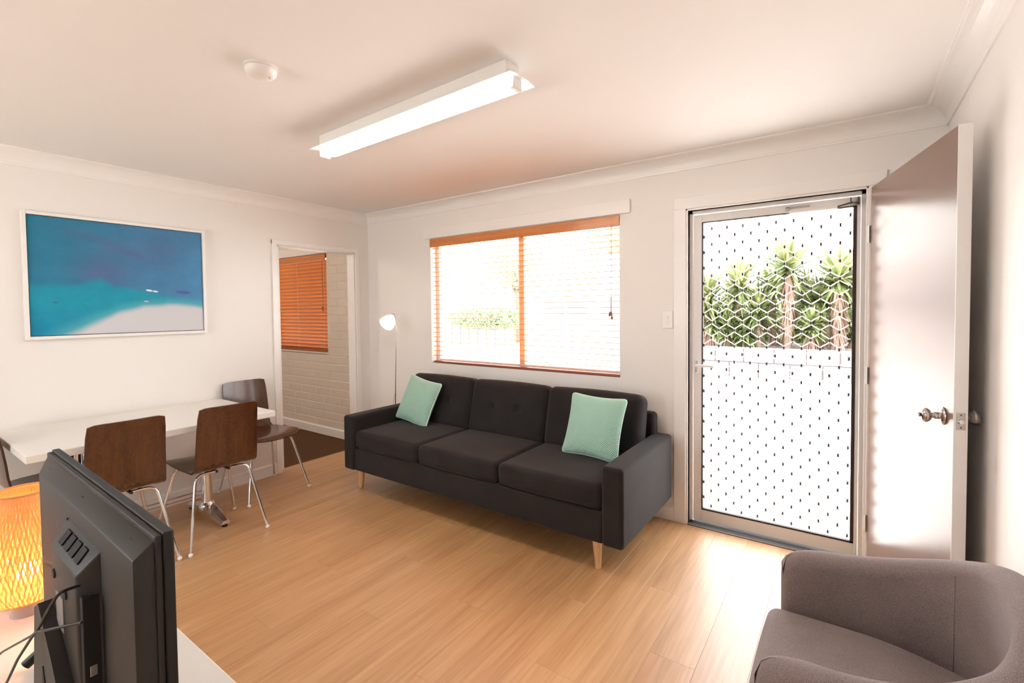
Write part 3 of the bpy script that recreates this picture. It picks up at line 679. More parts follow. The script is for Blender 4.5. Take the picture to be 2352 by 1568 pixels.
def sea(y, z):
    """y,z in world metres on the wall"""
    n = noise.noise(Vector((y * 3.0, z * 3.5, 1.0))); n2 = noise.noise(Vector((y * 9, z * 11, 5.0))); n3 = noise.noise(Vector((y * 30, z * 34, 9.0)))
    u = (y + 2.52) / 0.98; v = (z - 1.265) / 0.78
    deep = lin((74, 128, 172)); teal = lin((34, 148, 176)); left = lin((46, 122, 156)); dark = lin((84, 106, 150)); corner = lin((22, 130, 172))
    c = mixc(left, deep, ss(0.0, 0.75, u + 0.12 * n))
    c = mixc(c, lin((84, 146, 196)), ss(0.75, 1.05, u + 0.1 * n) * (1 - ss(0.6, 1.0, v)) * 0.7)
    # dark reef patches
    d1 = math.exp(-(((y + 2.14) / 0.14) ** 2 + ((z - 1.70) / 0.12) ** 2)); d2 = math.exp(-(((y + 2.02) / 0.16) ** 2 + ((z - 1.84 + (y + 2.02) * 0.45) / 0.035) ** 2)); d3 = math.exp(-(((y + 1.83) / 0.13) ** 2 + ((z - 1.88) / 0.10) ** 2))
    d4 = math.exp(-(((y + 2.26) / 0.10) ** 2 + ((z - 1.93 + (y + 2.26) * 0.25) / 0.022) ** 2))
    c = mixc(c, dark, min(0.85, (0.75 * d1 + 0.6 * d2 + 0.5 * d3 + 0.5 * d4) * (1 + 0.5 * n2)))
    # turquoise shallows
    edge = 1.60 - 0.06 * (y + 2.15) - 0.32 * max(0, y + 2.02) ** 1.0 * 0.35 + 0.02 * n2 + 0.04 * math.exp(-((y + 2.17) / 0.12) ** 2)
    tq = ss(edge + 0.015, edge - 0.035, z) * (1 - 0.55 * ss(-1.86, -1.6, y))
    c = mixc(c, mixc(teal, corner, ss(0.28, 0.0, v) * ss(0.6, 0.0, u)), tq)
    c = tuple(x * (1 + 0.10 * n2 + 0.05 * n3) for x in c)
    # sandbank
    pts = [(-2.60, 1.05), (-2.50, 1.17), (-2.377, 1.262), (-2.24, 1.342), (-2.081, 1.425), (-1.935, 1.472), (-1.778, 1.488), (-1.66, 1.480), (-1.52, 1.452)]
    zb = pts[-1][1]
    for (a, za), (b, zb_) in zip(pts, pts[1:]):
        if a <= y < b: zb = za + (zb_ - za) * (y - a) / (b - a)
    zb += 0.006 * n2; w = 0.030 + 0.02 * ss(-2.0, -2.4, y)
    sfac = ss(zb + w * 0.6, zb - w, z)
    mid = lin((92, 184, 196)); sand = lin((206, 206, 212))
    c = mixc(c, mid, ss(zb + w * 2.2, zb, z) * 0.6); c = mixc(c, sand, sfac)
    def blob(cy, cz, ry, rz, ang=0):
        dy, dz = y - cy, z - cz; ca, sa_ = math.cos(ang), math.sin(ang); p, q = dy * ca + dz * sa_, -dy * sa_ + dz * ca
        return ss(1.15, 0.85, math.hypot(p / ry, q / rz))
    c = mixc(c, lin((78, 92, 160)), 0.85 * blob(-1.690, 1.572, 0.052, 0.012, -0.05))
    c = mixc(c, lin((60, 100, 140)), 0.6 * blob(-2.385, 1.493, 0.014, 0.008))
    c = mixc(c, lin((222, 250, 250)), blob(-1.898, 1.580, 0.020, 0.0055, -0.15)); c = mixc(c, lin((214, 246, 248)), blob(-1.862, 1.574, 0.016, 0.005, -0.12))
    c = mixc(c, lin((226, 190, 236)), blob(-1.915, 1.503, 0.016, 0.0045)); c = mixc(c, lin((168, 110, 180)), blob(-1.898, 1.503, 0.008, 0.0045))
    return c
bm = nb(); NY, NZ = 300, 240; a0, a1, c0, c1 = py0 + fw + 0.004, py1 - fw - 0.004, pz0 + fw + 0.004, pz1 - fw - 0.004
cl_ = bm.loops.layers.float_color.new('Col'); gv = [[bm.verts.new((0.026, a0 + (a1 - a0) * i / NY, c0 + (c1 - c0) * k / NZ)) for k in range(NZ + 1)] for i in range(NY + 1)]
cc = [[sea(v.co.y - 2.030, v.co.z + 1.655) for v in col] for col in gv]
for i in range(NY):
    for k in range(NZ):
        f = bm.faces.new([gv[i][k], gv[i + 1][k], gv[i + 1][k + 1], gv[i][k + 1]])
        for l, (ii, kk) in zip(f.loops, ((i, k), (i + 1, k), (i + 1, k + 1), (i, k + 1))): l[cl_] = (*cc[ii][kk], 1)
# canvas depth
back = [bm.verts.new((0.010, v.co.y, v.co.z)) for v in (gv[0][0], gv[NY][0], gv[NY][NZ], gv[0][NZ])]; front = [gv[0][0], gv[NY][0], gv[NY][NZ], gv[0][NZ]]
bm.faces.new(back[::-1])
pm = bpy.data.materials.new('printed canvas'); pm.use_nodes = True; nt = pm.node_tree; at_ = nt.nodes.new('ShaderNodeVertexColor'); at_.layer_name = 'Col'
pb = nt.nodes['Principled BSDF']; pb.inputs['Roughness'].default_value = 0.7; pb.inputs['Specular IOR Level'].default_value = 0.25; nt.links.new(at_.outputs[0], pb.inputs['Base Color'])
n_ = nt.nodes.new('ShaderNodeTexNoise'); n_.inputs['Scale'].default_value = 700; bp_ = nt.nodes.new('ShaderNodeBump'); bp_.inputs['Strength'].default_value = 0.15; bp_.inputs['Distance'].default_value = 0.001
nt.links.new(n_.outputs['Fac'], bp_.inputs['Height']); nt.links.new(bp_.outputs[0], pb.inputs['Normal'])
obj('canvas', bm, pm, pic)

# ------------------------------------------------------------------ sofa
SX, SXE, SF, SB = 0.807, 3.148, -0.896, -0.055
sofa = thing('sofa', 'charcoal fabric three seat sofa with pale timber legs under the window', 'sofa', ((SX + SXE) / 2, -0.45, 0))
so = Vector(sofa.location)
def sadd(n, bm, m, parent=sofa, smooth=60):
    bmesh.ops.translate(bm, verts=bm.verts[:], vec=-so); return obj(n, bm, m, parent, smooth)
AW = 0.122
for a, b in ((SX, SX + AW), (SXE - AW, SXE)):
    bm = nb(); softbox(bm, (b - a, SB - SF, 0.425), 0.022, (0.003, 0.002, 0.004), 4, 6, ((a + b) / 2, (SF + SB) / 2, 0.170 + 0.2125)); sadd('armrest', bm, M['sofa'])
bm = nb(); softbox(bm, (SXE - SX - 2 * AW + 0.004, 0.80, 0.172), 0.012, (0, 0.004, 0), 3, 6, ((SX + SXE) / 2, SF + 0.013 + 0.40, 0.172 + 0.086)); sadd('base_rail', bm, M['sofa'])
bm = nb(); softbox(bm, (SXE - SX - 2 * AW + 0.06, 0.10, 0.40), 0.03, (0, 0.004, 0.006), 4, 6, ((SX + SXE) / 2, SB - 0.045, 0.335 + 0.20)); sadd('back_frame', bm, M['sofa'])
CW = (SXE - SX - 2 * AW) / 3
for k in range(3):
    cx = SX + AW + CW * (k + 0.5)
    bm = nb(); softbox(bm, (CW - 0.004, 0.66, 0.138), 0.036, (0.003, 0.010, 0.014), 5, 10, (cx, SF + 0.010 + 0.33, 0.345 + 0.069)); sadd('seat_cushion', bm, M['sofa'])
tilt = Matrix.Rotation(math.radians(-13), 3, 'X')
for k in range(3):
    cx = SX + AW + CW * (k + 0.5)
    tuft = [(-0.115, 0.012), (0.115, 0.012)]
    def dimple(q, tuft=tuft):
        if q.y < 0:
            d = sum(math.exp(-(((q.x - t[0]) ** 2 + (q.z - t[1]) ** 2) / 0.0006)) for t in tuft)
            d2 = sum(math.exp(-(((q.x - t[0]) ** 2 + (q.z - t[1]) ** 2) / 0.012)) for t in tuft)
            q = Vector((q.x, q.y + 0.026 * min(1, d) + 0.016 * d2, q.z))
        return q
    bm = nb(); softbox(bm, (CW - 0.003, 0.155, 0.425), 0.052, (0.003, 0.028, 0.010), 6, 40, (cx, -0.245, 0.650), tilt, dimple)
    bc = sadd('back_cushion', bm, M['sofa'])
    for t in tuft:
        p = tilt @ Vector((t[0], -0.0775 - 0.012 + 0.022, t[1])) + Vector((cx, -0.245, 0.650)); bm = nb(); sphere(bm, p, 0.010, 1, 0.5, 1, 12, 8); sadd('tuft_button', bm, M['button'], bc)
for lx, ly in ((SX + 0.085, SF + 0.105), (SXE - 0.185, SF + 0.085), (SX + 0.085, SB - 0.12), (SXE - 0.185, SB - 0.12)):
    dx = 0.022 * (-1 if lx < 2 else 1) * 0.4
    bm = nb(); tube(bm, [(lx, ly, 0.176), (lx + dx * 0.5, ly, 0.09), (lx + dx, ly - 0.004 if ly < -0.5 else ly, 0.0)], [0.029, 0.023, 0.0165], 16); sadd('leg', bm, M['legwood'], sofa, 50)

# ------------------------------------------------------------------ mint cushions
def cushion(name_label, c, lean, roll, yaw, size=0.40, T=0.062):
    o = thing('cushion', name_label, 'cushion', c, 0, 'mint cushions on the sofa')
    o.rotation_euler = (Matrix.Rotation(yaw, 3, 'Z') @ Matrix.Rotation(-lean, 3, 'X') @ Matrix.Rotation(roll, 3, 'Y')).to_euler()
    h = size / 2; n = 28; bm = nb(); F = {}; B = {}
    def outline(u, v):
        cr = 0.10
        x = h * u * (1 - 0.075 * (1 - v * v)); z = h * v * (1 - 0.075 * (1 - u * u))
        k = max(0, abs(u) + abs(v) - (2 - cr)) ; x -= math.copysign(k * h * 0.35, u); z -= math.copysign(k * h * 0.35, v)
        return x, z
    for i in range(n + 1):
        for k in range(n + 1):
            u = math.sin((-1 + 2 * i / n) * PI / 2); v = math.sin((-1 + 2 * k / n) * PI / 2)
            x, z = outline(u, v); t = T * (max(0, (1 - u * u) * (1 - v * v))) ** 0.38
            edge = i in (0, n) or k in (0, n)
            F[i, k] = bm.verts.new((x, -t, z)); B[i, k] = F[i, k] if edge else bm.verts.new((x, t, z))
    for i in range(n):
        for k in range(n):
            bm.faces.new([F[i, k], F[i + 1, k], F[i + 1, k + 1], F[i, k + 1]])
            bm.faces.new([B[i, k + 1], B[i + 1, k + 1], B[i + 1, k], B[i, k]])
    obj('cover', bm, M['mint'], o, 180)
    pts = []
    for a in range(4):
        for j in range(24):
            t = -1 + 2 * j / 24; u, v = ((t, -1), (1, t), (-t, 1), (-1, -t))[a]
            x, z = outline(u, v); pts.append((x, 0, z))
    bm = nb(); tube(bm, pts, 0.0055, 8, closed=True); obj('piping', bm, M['mint_edge'], o, 180)
    return o
cushion('mint quilted cushion tilted beside the left arm of the sofa', (1.172, -0.430, 0.670), math.radians(22), math.radians(9), 0.0, 0.380)
cushion('mint quilted cushion propped upright by the right arm of the sofa', (2.770, -0.440, 0.675), math.radians(20), math.radians(1.0), math.radians(-3), 0.392)

# ------------------------------------------------------------------ floor lamp behind the sofa arm
lamp = thing('floor_lamp', 'slim white reading floor lamp, lit, in corner behind sofa', 'lamp', (0.625, -0.205, 0))
bm = nb(); lathe(bm, [(0.0, 0), (0.105, 0), (0.110, 0.004), (0.108, 0.012), (0.095, 0.020), (0.012, 0.028), (0, 0.028)], 28); obj('base', bm, M['shade'], lamp, 40)
bm = nb(); tube(bm, [(0, 0, 0.02), (0, 0, 0.60), (0.020, 0, 1.10), (0.028, 0.0, 1.22), (0.026, 0, 1.30), (0.010, -0.006, 1.385), (-0.008, -0.012, 1.392)], [0.0055, 0.005, 0.004, 0.004, 0.004, 0.004, 0.004], 10); obj('pole', bm, M['steel'], lamp, 60)
bm = nb(); tube(bm, [(-0.012, -0.012, 0.40), (-0.018, -0.014, 0.56), (-0.002, -0.004, 0.64)], 0.002, 6); obj('cord', bm, M['lampbase'], lamp, 60)
hd = Vector((-0.035, -0.035, 1.318)); ax = Vector((0.10, -0.66, -0.45)).normalized(); q = Vector((0, 0, -1)).rotation_difference(ax)
bm = nb(); lathe(bm, [(0.012, 0.085), (0.022, 0.075), (0.040, 0.055), (0.060, 0.02), (0.070, -0.02), (0.072, -0.040), (0.0695, -0.040), (0.0675, -0.02), (0.057, 0.018), (0.037, 0.050), (0.012, 0.070)], 28)
bmesh.ops.rotate(bm, verts=bm.verts[:], matrix=q.to_matrix(), cent=(0, 0, 0)); bmesh.ops.translate(bm, verts=bm.verts[:], vec=hd); sh = obj('lamp_shade', bm, M['shade'], lamp, 60)
bm = nb(); sphere(bm, (0, 0, -0.012), 0.050, 1, 1, 0.75, 20, 12); bmesh.ops.rotate(bm, verts=bm.verts[:], matrix=q.to_matrix(), cent=(0, 0, 0)); bmesh.ops.translate(bm, verts=bm.verts[:], vec=hd); obj('bulb', bm, M['spot'], sh, 180)

# ------------------------------------------------------------------ dining table
tb = thing('dining_table', 'long cream topped dining table on chrome pedestals against left wall', 'table', (0.445, -2.065, 0))
obj('tabletop', bx((-0.425, -0.605, 0.700), (0.415, 0.605, 0.740), 0.004, 2), M['tabletop'], tb)
for y in (0.33, -0.33):
    bm = nb(); tube(bm, [(0, y, 0.085), (0, y, 0.60), (0, y, 0.69)], [0.034, 0.034, 0.034], 20); pd = obj('pedestal', bm, M['chrome'], tb, 40)
    bm = nb(); box(bm, (-0.22, y - 0.05, 0.685), (0.22, y + 0.05, 0.6995), 0.003); box(bm, (-0.05, y - 0.22, 0.685), (0.05, y + 0.22, 0.6995), 0.003); obj('top_plate', bm, M['blackpl'], pd)
    bm = nb(); lathe(bm, [(0.0, 0.055), (0.050, 0.055), (0.052, 0.085), (0.042, 0.100), (0.036, 0.112), (0.0, 0.112)], 24, (0, y, 0)); obj('hub', bm, M['chrome'], pd, 40)
    for a in (0, PI):
        ca, sa_ = math.cos(a), math.sin(a); bm = nb()
        secs = []
        for r, w, zt, zb in ((0.03, 0.040, 0.098, 0.050), (0.12, 0.036, 0.078, 0.040), (0.22, 0.030, 0.052, 0.026), (0.275, 0.026, 0.042, 0.020)):
            secs.append([bm.verts.new((r * ca - s * w * sa_, y + r * sa_ + s * w * ca, z)) for s, z in ((-1, zb), (-1, zt - 0.012), (-0.6, zt), (0.6, zt), (1, zt - 0.012), (1, zb))])
        for A, B in zip(secs, secs[1:]):
            for j in range(6): bm.faces.new([A[j], A[(j + 1) % 6], B[(j + 1) % 6], B[j]])
        bm.faces.new(secs[0]); bm.faces.new(secs[-1][::-1])
        ft = obj('foot', bm, M['chrome'], pd, 30)
        bm = nb(); lathe(bm, [(0.0, 0), (0.017, 0), (0.018, 0.010), (0.014, 0.022), (0.0, 0.022)], 16, (0.255 * ca, y + 0.255 * sa_, 0)); obj('glide', bm, M['blackpl'], pd, 40)
bm = nb()
for z in (0.165, 0.192): tube(bm, [(-0.0, -0.33, z), (-0.0, 0.33, z)], 0.006, 10)
obj('stretcher', bm, M['chrome'], tb, 60)

# ------------------------------------------------------------------ dining chairs
def make_chair(label):
    t = thing('dining_chair', label, 'chair', (0, 0, 0), 0, 'dining chairs around the table')
    # local: faces +Y. side profile of the shell, (y, z)
    P = [(0.232, 0.440), (0.215, 0.455), (0.16, 0.463), (0.06, 0.458), (-0.05, 0.452), (-0.13, 0.450), (-0.185, 0.458), (-0.222, 0.480), (-0.243, 0.515), (-0.252, 0.57), (-0.258, 0.64), (-0.268, 0.72), (-0.280, 0.79), (-0.292, 0.857)]
    W_ = [0.165, 0.186, 0.198, 0.202, 0.198, 0.190, 0.184, 0.180, 0.178, 0.176, 0.174, 0.172, 0.170, 0.164]
    n = 12; th = 0.010; bm = nb(); A = []; Bk = []
    for i, ((y, z), w) in enumerate(zip(P, W_)):
        j0 = max(0, i - 1); j1 = min(len(P) - 1, i + 1); ty, tz = P[j1][0] - P[j0][0], P[j1][1] - P[j0][1]; l = math.hypot(ty, tz); ny, nz = tz / l, -ty / l
        if i < 3: pass
        ra, rb = [], []
        for k in range(n + 1):
            u = -1 + 2 * k / n; x = w * u
            # seat dips in the middle, backrest wraps forward at its sides
            f = 0.012 * (u * u) * (1 if i < 6 else 0) ; g = 0.018 * u * u * (1 if i > 7 else 0.3 if i == 7 else 0)
            cr = 0.0
            if i == len(P) - 1: cr = -0.010 * max(0, abs(u) - 0.8) / 0.2
            if i == 0: cr = -0.018 * max(0, abs(u) - 0.7) / 0.3
            yy, zz = y + g + (cr if i == 0 else 0), z + f + (cr if i else 0)
            ra.append(bm.verts.new((x, yy, zz))); rb.append(bm.verts.new((x, yy + ny * th, zz + nz * th)))
        A.append(ra); Bk.append(rb)
    fs = []
    for i in range(len(P) - 1):
        for k in range(n):
            bm.faces.new([A[i][k], A[i][k + 1], A[i + 1][k + 1], A[i + 1][k]]); bm.faces.new([Bk[i][k + 1], Bk[i][k], Bk[i + 1][k], Bk[i + 1][k + 1]])
        for q in (0, n):
            f = bm.faces.new([A[i][q], A[i + 1][q], Bk[i + 1][q], Bk[i][q]]); f.material_index = 1
    for q in (0, len(P) - 1):
        for k in range(n):
            f = bm.faces.new([A[q][k], A[q][k + 1], Bk[q][k + 1], Bk[q][k]]); f.material_index = 1
    # split: the bent ply is one piece of wood; seat and backrest are named parts
    geom_back = [f for f in bm.faces if f.calc_center_median().z > 0.505]
    bm2 = bm.copy(); 
    bm2.faces.ensure_lookup_table(); bm.faces.ensure_lookup_table()
    idx = {f.index for f in bm.faces if f.calc_center_median().z > 0.505}
    bm.faces.index_update(); bm2.faces.index_update(); bm2.faces.ensure_lookup_table(); bm.faces.ensure_lookup_table()
    idx = {f.index for f in bm.faces if f.calc_center_median().z > 0.505}
    bmesh.ops.delete(bm2, geom=[f for f in bm2.faces if f.index not in idx], context='FACES')
    bmesh.ops.delete(bm, geom=[f for f in bm.faces if f.index in idx], context='FACES')
    obj('seat', bm, [M['walnut'], M['plyedge']], t, 50); obj('backrest', bm2, [M['walnut'], M['plyedge']], t, 50)
    # chrome legs: front and rear bent frames under the seat
    for s in (-1, 1):
        for nm, yt, yb, xb in (('front', 0.135, 0.240, 0.236), ('rear', -0.150, -0.248, 0.222)):
            pts = fillet([(s * 0.035, yt, 0.437), (s * 0.150, yt, 0.437), (s * xb, yb, 0.012)], 0.055, 6)
            bm = nb(); tube(bm, pts, 0.0085, 10); lg = obj('leg', bm, M['chrome'], t, 60)
            bm = nb(); sphere(bm, (s * xb, yb, 0.013), 0.0125, 1, 1, 1.04, 14, 8); obj('foot_cap', bm, M['cap'], lg, 180)
    bm = nb(); tube(bm, [(-0.035, 0.150, 0.434), (-0.035, -0.160, 0.434)], 0.008, 8); tube(bm, [(0.035, 0.150, 0.434), (0.035, -0.160, 0.434)], 0.008, 8)
    for sx in (-1, 1):
        for yy in (0.12, -0.13): tube(bm, [(sx * 0.08, yy, 0.425), (sx * 0.08, yy, 0.446)], 0.010, 10)
    obj('under_frame', bm, M['blackpl'], t, 60)
    return t
ch = make_chair('dark walnut ply dining chair nearest the sofa on table side')
ch.location = (0.722, -1.812, 0); ch.rotation_euler = (0, 0, PI / 2)     # faces -X
dup(ch, (0.705, -2.305, 0), PI / 2, 'dark walnut ply dining chair directly behind the television')
dup(ch, (0.290, -1.268, 0), -PI / 2 + 0.02, 'dark walnut ply dining chair against wall beside inner doorway')
dup(ch, (0.345, -2.455, 0), 0.0, 'dark walnut ply dining chair tucked under near end of table')

# wall vent under the table
wv = thing('wall_vent', 'small white wall vent with dark slots under the table', 'vent', (0, -2.315, 0.46))
obj('vent_plate', bx((0, -0.075, -0.055), (0.008, 0.075, 0.055), 0.002, 2), M['trim'], wv)
for k in range(8): obj('slot', bx((0.0075, -0.064 + k * 0.017, -0.045), (0.0095, -0.055 + k * 0.017, 0.045)), M['seal'], wv)

# ------------------------------------------------------------------ tv cabinet, television, woven lamp
cab = thing('tv_stand', 'low white cabinet carrying the television and woven lamp', 'cabinet', (2.50, -2.900, 0))
obj('top', bx((-0.86, -0.225, 0.575), (0.90, 0.225, 0.600), 0.003, 2), M['tabletop'], cab)
obj('body', bx((-0.84, -0.205, 0.06), (0.88, 0.195, 0.575), 0.002), M['trim'], cab)
for k in range(3):
    dr = obj('door', bx((-0.835 + k * 0.572, 0.195, 0.07), (-0.835 + k * 0.572 + 0.566, 0.213, 0.570), 0.002), M['trim'], cab)
    bm = nb(); tube(bm, [(-0.55 + k * 0.572 - 0.05, 0.228, 0.50), (-0.55 + k * 0.572 + 0.05, 0.228, 0.50)], 0.005, 10); obj('handle', bm, M['steel'], dr, 60)
obj('plinth', bx((-0.80, -0.18, 0.0), (0.84, 0.17, 0.06)), M['seal'], cab)

tv = thing('television', 'flat black television seen from behind on white cabinet', 'television', (2.887, -2.8795, 0.600), math.radians(-1.3))
X0, X1, Z0, Z1 = -0.358, 0.369, 0.062, 0.500
bm = nb(); box(bm, (X0, -0.006, Z0), (X1, 0.008, Z1), 0.002, 2); obj('bezel', bm, M['tvfront'], tv)
obj('screen', bx((X0 + 0.016, 0.0078, Z0 + 0.020), (X1 - 0.016, 0.0092, Z1 - 0.016)), M['tvfront'], tv)
bm = nb(); box(bm, (X0 + 0.004, -0.015, Z0 + 0.004), (X1 - 0.004, -0.0055, Z1 - 0.004), 0.002, 2); obj('rim', bm, M['tvback'], tv)
def frustum(bm, a, b, ya, yb, bev=0.0):
    A = [bm.verts.new((x, ya, z)) for x, z in ((a[0], a[2]), (a[1], a[2]), (a[1], a[3]), (a[0], a[3]))]; B = [bm.verts.new((x, yb, z)) for x, z in ((b[0], b[2]), (b[1], b[2]), (b[1], b[3]), (b[0], b[3]))]
    fs = [bm.faces.new(A), bm.faces.new(B[::-1])] + [bm.faces.new([A[i], A[(i + 1) % 4], B[(i + 1) % 4], B[i]]) for i in range(4)]
    if bev: bmesh.ops.bevel(bm, geom=list({e for f in fs for e in f.edges}), offset=bev, segments=2, profile=0.5, affect='EDGES')
bm = nb(); frustum(bm, (X0 + 0.008, X1 - 0.008, Z0 + 0.008, Z1 - 0.010), (X0 + 0.075, X1 - 0.012, Z0 + 0.02, Z1 - 0.032), -0.014, -0.040, 0.002); bs = obj('back_shell', bm, M['tvback'], tv, 30)
for k, (x, z0, z1) in enumerate(((-0.02, 0.40, 0.435), (0.055, 0.395, 0.432), (0.13, 0.36, 0.43), (0.19, 0.24, 0.42))):
    bm = nb(); pts = [(x, -0.0402, z1), (x, -0.0402, z0)] + ([] if k < 3 else [(x - 0.02, -0.0402, 0.20), (x - 0.06, -0.0402, 0.16)]); tube(bm, pts, 0.0026, 6); obj('groove', bm, M['tvdark'], bs)
bm = nb()
for x in (-0.25, 0.02, 0.30): lathe(bm, [(0.0, 0.0), (0.003, 0), (0, -0.001)], 10, (x, -0.0265, Z1 - 0.0205), 'Y')
obj('screws', bm, M['tvdark'], bs)
# connector housing
bm = nb(); frustum(bm, (-0.030, 0.195, 0.100, 0.436), (0.000, 0.172, 0.110, 0.398), -0.039, -0.068, 0.004); hp = obj('connector_housing', bm, M['tvback'], tv, 30)
for k in range(4):
    x = 0.022 + k * 0.036; bm = nb()
    # vents lie on the sloping top of the housing
    def sl(x, t): return Vector((x, -0.041 - 0.026 * t, 0.434 - 0.034 * t))
    vs = [sl(x, 0.2), sl(x + 0.024, 0.2), sl(x + 0.024, 0.75), sl(x, 0.75)]; nrm = Vector((0, -0.82, 0.57)) * 0.0022
    A = [bm.verts.new(v) for v in vs]; B = [bm.verts.new(v + nrm) for v in vs]; bm.faces.new(A); bm.faces.new(B[::-1])
    for i in range(4): bm.faces.new([A[i], A[(i + 1) % 4], B[(i + 1) % 4], B[i]])
    obj('vent', bm, M['tvdark'], hp)
obj('connector_recess', bx((0.176, -0.064, 0.125), (0.192, -0.042, 0.365), 0.001), M['tvdark'], hp)
for z in (0.235, 0.175): obj('socket', bx((0.1915, -0.058, z), (0.195, -0.048, z + 0.018), 0.001), M['steel'], hp)
for x, z in ((0.022, 0.355), (0.105, 0.345), (0.022, 0.215), (0.105, 0.190)):
    bm = nb(); lathe(bm, [(0.0, 0), (0.009, 0), (0.008, -0.003), (0.0, -0.003)], 14, (x, -0.0675, z), 'Y'); obj('screw_boss', bm, M['tvdark'], hp, 40)
obj('sticker', bx((0.035, -0.0695, 0.27), (0.085, -0.0682, 0.33)), M['sticker'], hp)
# stand bracket and feet
bm = nb(); prof = [(-0.10, 0.000), (0.17, 0.000), (0.20, 0.03), (0.17, 0.16), (0.10, 0.22), (0.00, 0.285), (-0.035, 0.265), (-0.08, 0.06)]
extrude_profile(bm, prof, lambda p: (p[0], -0.041, p[1] + 0.016), lambda p: (p[0], -0.088, p[1] + 0.016)); ng = obj('stand_bracket', bm, M['tvback'], tv, 30)
bm = nb(); extrude_profile(bm, [(0.0, 0.06), (0.11, 0.045), (0.03, 0.19)], lambda p: (p[0], -0.0875, p[1] + 0.01), lambda p: (p[0], -0.0895, p[1] + 0.01)); obj('bracket_recess', bm, M['tvdark'], ng)
obj('stand_base', bx((-0.25, -0.10, 0.0), (0.25, 0.09, 0.016), 0.006, 2), M['tvfront'], tv)
bm = nb(); tube(bm, [(-0.357, -0.064, 0.012), (-0.350, -0.010, 0.055), (-0.335, 0.0, 0.070)], [0.011, 0.010, 0.010], 12); obj('foot_bar', bm, M['tvfront'], tv, 50)
tvi = (Matrix.Translation(tv.location) @ Matrix.Rotation(tv.rotation_euler.z, 4, 'Z')).inverted()
cables = [[(3.10, -2.955, 1.00), (3.138, -2.985, 1.017), (3.095, -2.99, 0.978), (3.032, -2.99, 0.927), (2.981, -2.99, 0.893), (2.845, -2.99, 0.795), (2.726, -2.99, 0.697), (2.60, -3.00, 0.604), (2.45, -3.04, 0.604)],
          [(3.129, -2.96, 0.955), (3.075, -2.99, 0.939), (3.015, -2.99, 0.914), (2.982, -2.99, 0.895), (2.852, -2.99, 0.828), (2.693, -2.99, 0.746), (2.46, -3.0, 0.604), (2.30, -3.05, 0.604)],
          [(3.075, -2.935, 0.775), (3.08, -2.965, 0.75), (3.06, -2.99, 0.66), (2.95, -3.01, 0.610), (2.80, -3.04, 0.604)]]
for c in cables: obj('cable', tube(nb(), fillet([tvi @ Vector(p) for p in c], 0.02, 4), 0.0022, 6), M['cable'], tv, 60)

wl_ = thing('woven_lamp', 'glowing orange woven bamboo table lamp at left end of cabinet', 'lamp', (2.225, -2.882, 0.600))
bm = nb(); lathe(bm, [(0.0, 0), (0.036, 0), (0.037, 0.006), (0.036, 0.034), (0.030, 0.040), (0, 0.040)], 24); obj('base', bm, M['lampbase'], wl_, 40)
bm = nb(); tube(bm, [(-0.03, -0.02, 0.004), (-0.10, -0.06, 0.003), (-0.2, -0.10, 0.003), (-0.35, -0.12, 0.003)], 0.0025, 6); obj('cord', bm, M['cable'], wl_, 60)
def lr(t):  # shade radius along its height 0..1
    pts = [(0, 0.050), (0.04, 0.074), (0.10, 0.092), (0.22, 0.104), (0.38, 0.108), (0.55, 0.104), (0.72, 0.092), (0.88, 0.074), (1.0, 0.054)]
    for (a, ra), (b, rb) in zip(pts, pts[1:]):
        if t <= b: return (ra + (rb - ra) * (t - a) / (b - a)) * 1.12
    return pts[-1][1] * 1.12
ZS0, ZSH = 0.042, 0.296
def lattice(name, count, twist, w, off, m, parent):
    bm = nb(); n = 26
    for sgn in (1, -1):
        for k in range(count):
            a0 = 2 * PI * (k + (0.5 if sgn < 0 else 0)) / count; prev = None
            for i in range(n + 1):
                t = i / n; r = lr(t) + off + 0.0006 * sgn; a = a0 + sgn * twist * t; da = w / max(r, 0.03)
                z = ZS0 + ZSH * t
                cur = [bm.verts.new((rr * math.cos(a + s), rr * math.sin(a + s), z)) for s, rr in ((-da / 2, r), (da / 2, r))]
                if prev: bm.faces.new([prev[0], prev[1], cur[1], cur[0]])
                prev = cur
    o = obj(name, bm, m, parent); o['kind'] = 'stuff'; return o
for t in (0.0, 1.0):
    bm = nb(); r = lr(t); tube(bm, [(r * math.cos(a), r * math.sin(a), ZS0 + ZSH * t) for a in [2 * PI * j / 40 for j in range(40)]], 0.003, 6, closed=True)
    obj('shade_ring', bm, M['bamboo'], wl_, 60)
bm = nb(); lathe(bm, [(0.0, ZS0 - 0.001), (lr(0), ZS0 - 0.001), (lr(0), ZS0 + 0.001), (0.0, ZS0 + 0.001)], 32); obj('shade_floor', bm, M['bamboo'], wl_, 40)
lattice('outer_weave', 84, 0.55, 0.0036, 0.0, M['bamboo'], wl_)
lattice('inner_weave', 60, -0.35, 0.0040, -0.008, M['bamboo2'], wl_)
bm = nb(); sphere(bm, (0, 0, 0.115), 0.024, 1, 1, 1.15, 16, 10); obj('bulb', bm, M['bulb'], wl_, 180)
bm = nb(); tube(bm, [(0, 0, 0.038), (0, 0, 0.092)], 0.012, 12); obj('lamp_socket', bm, M['cap'], wl_, 40)

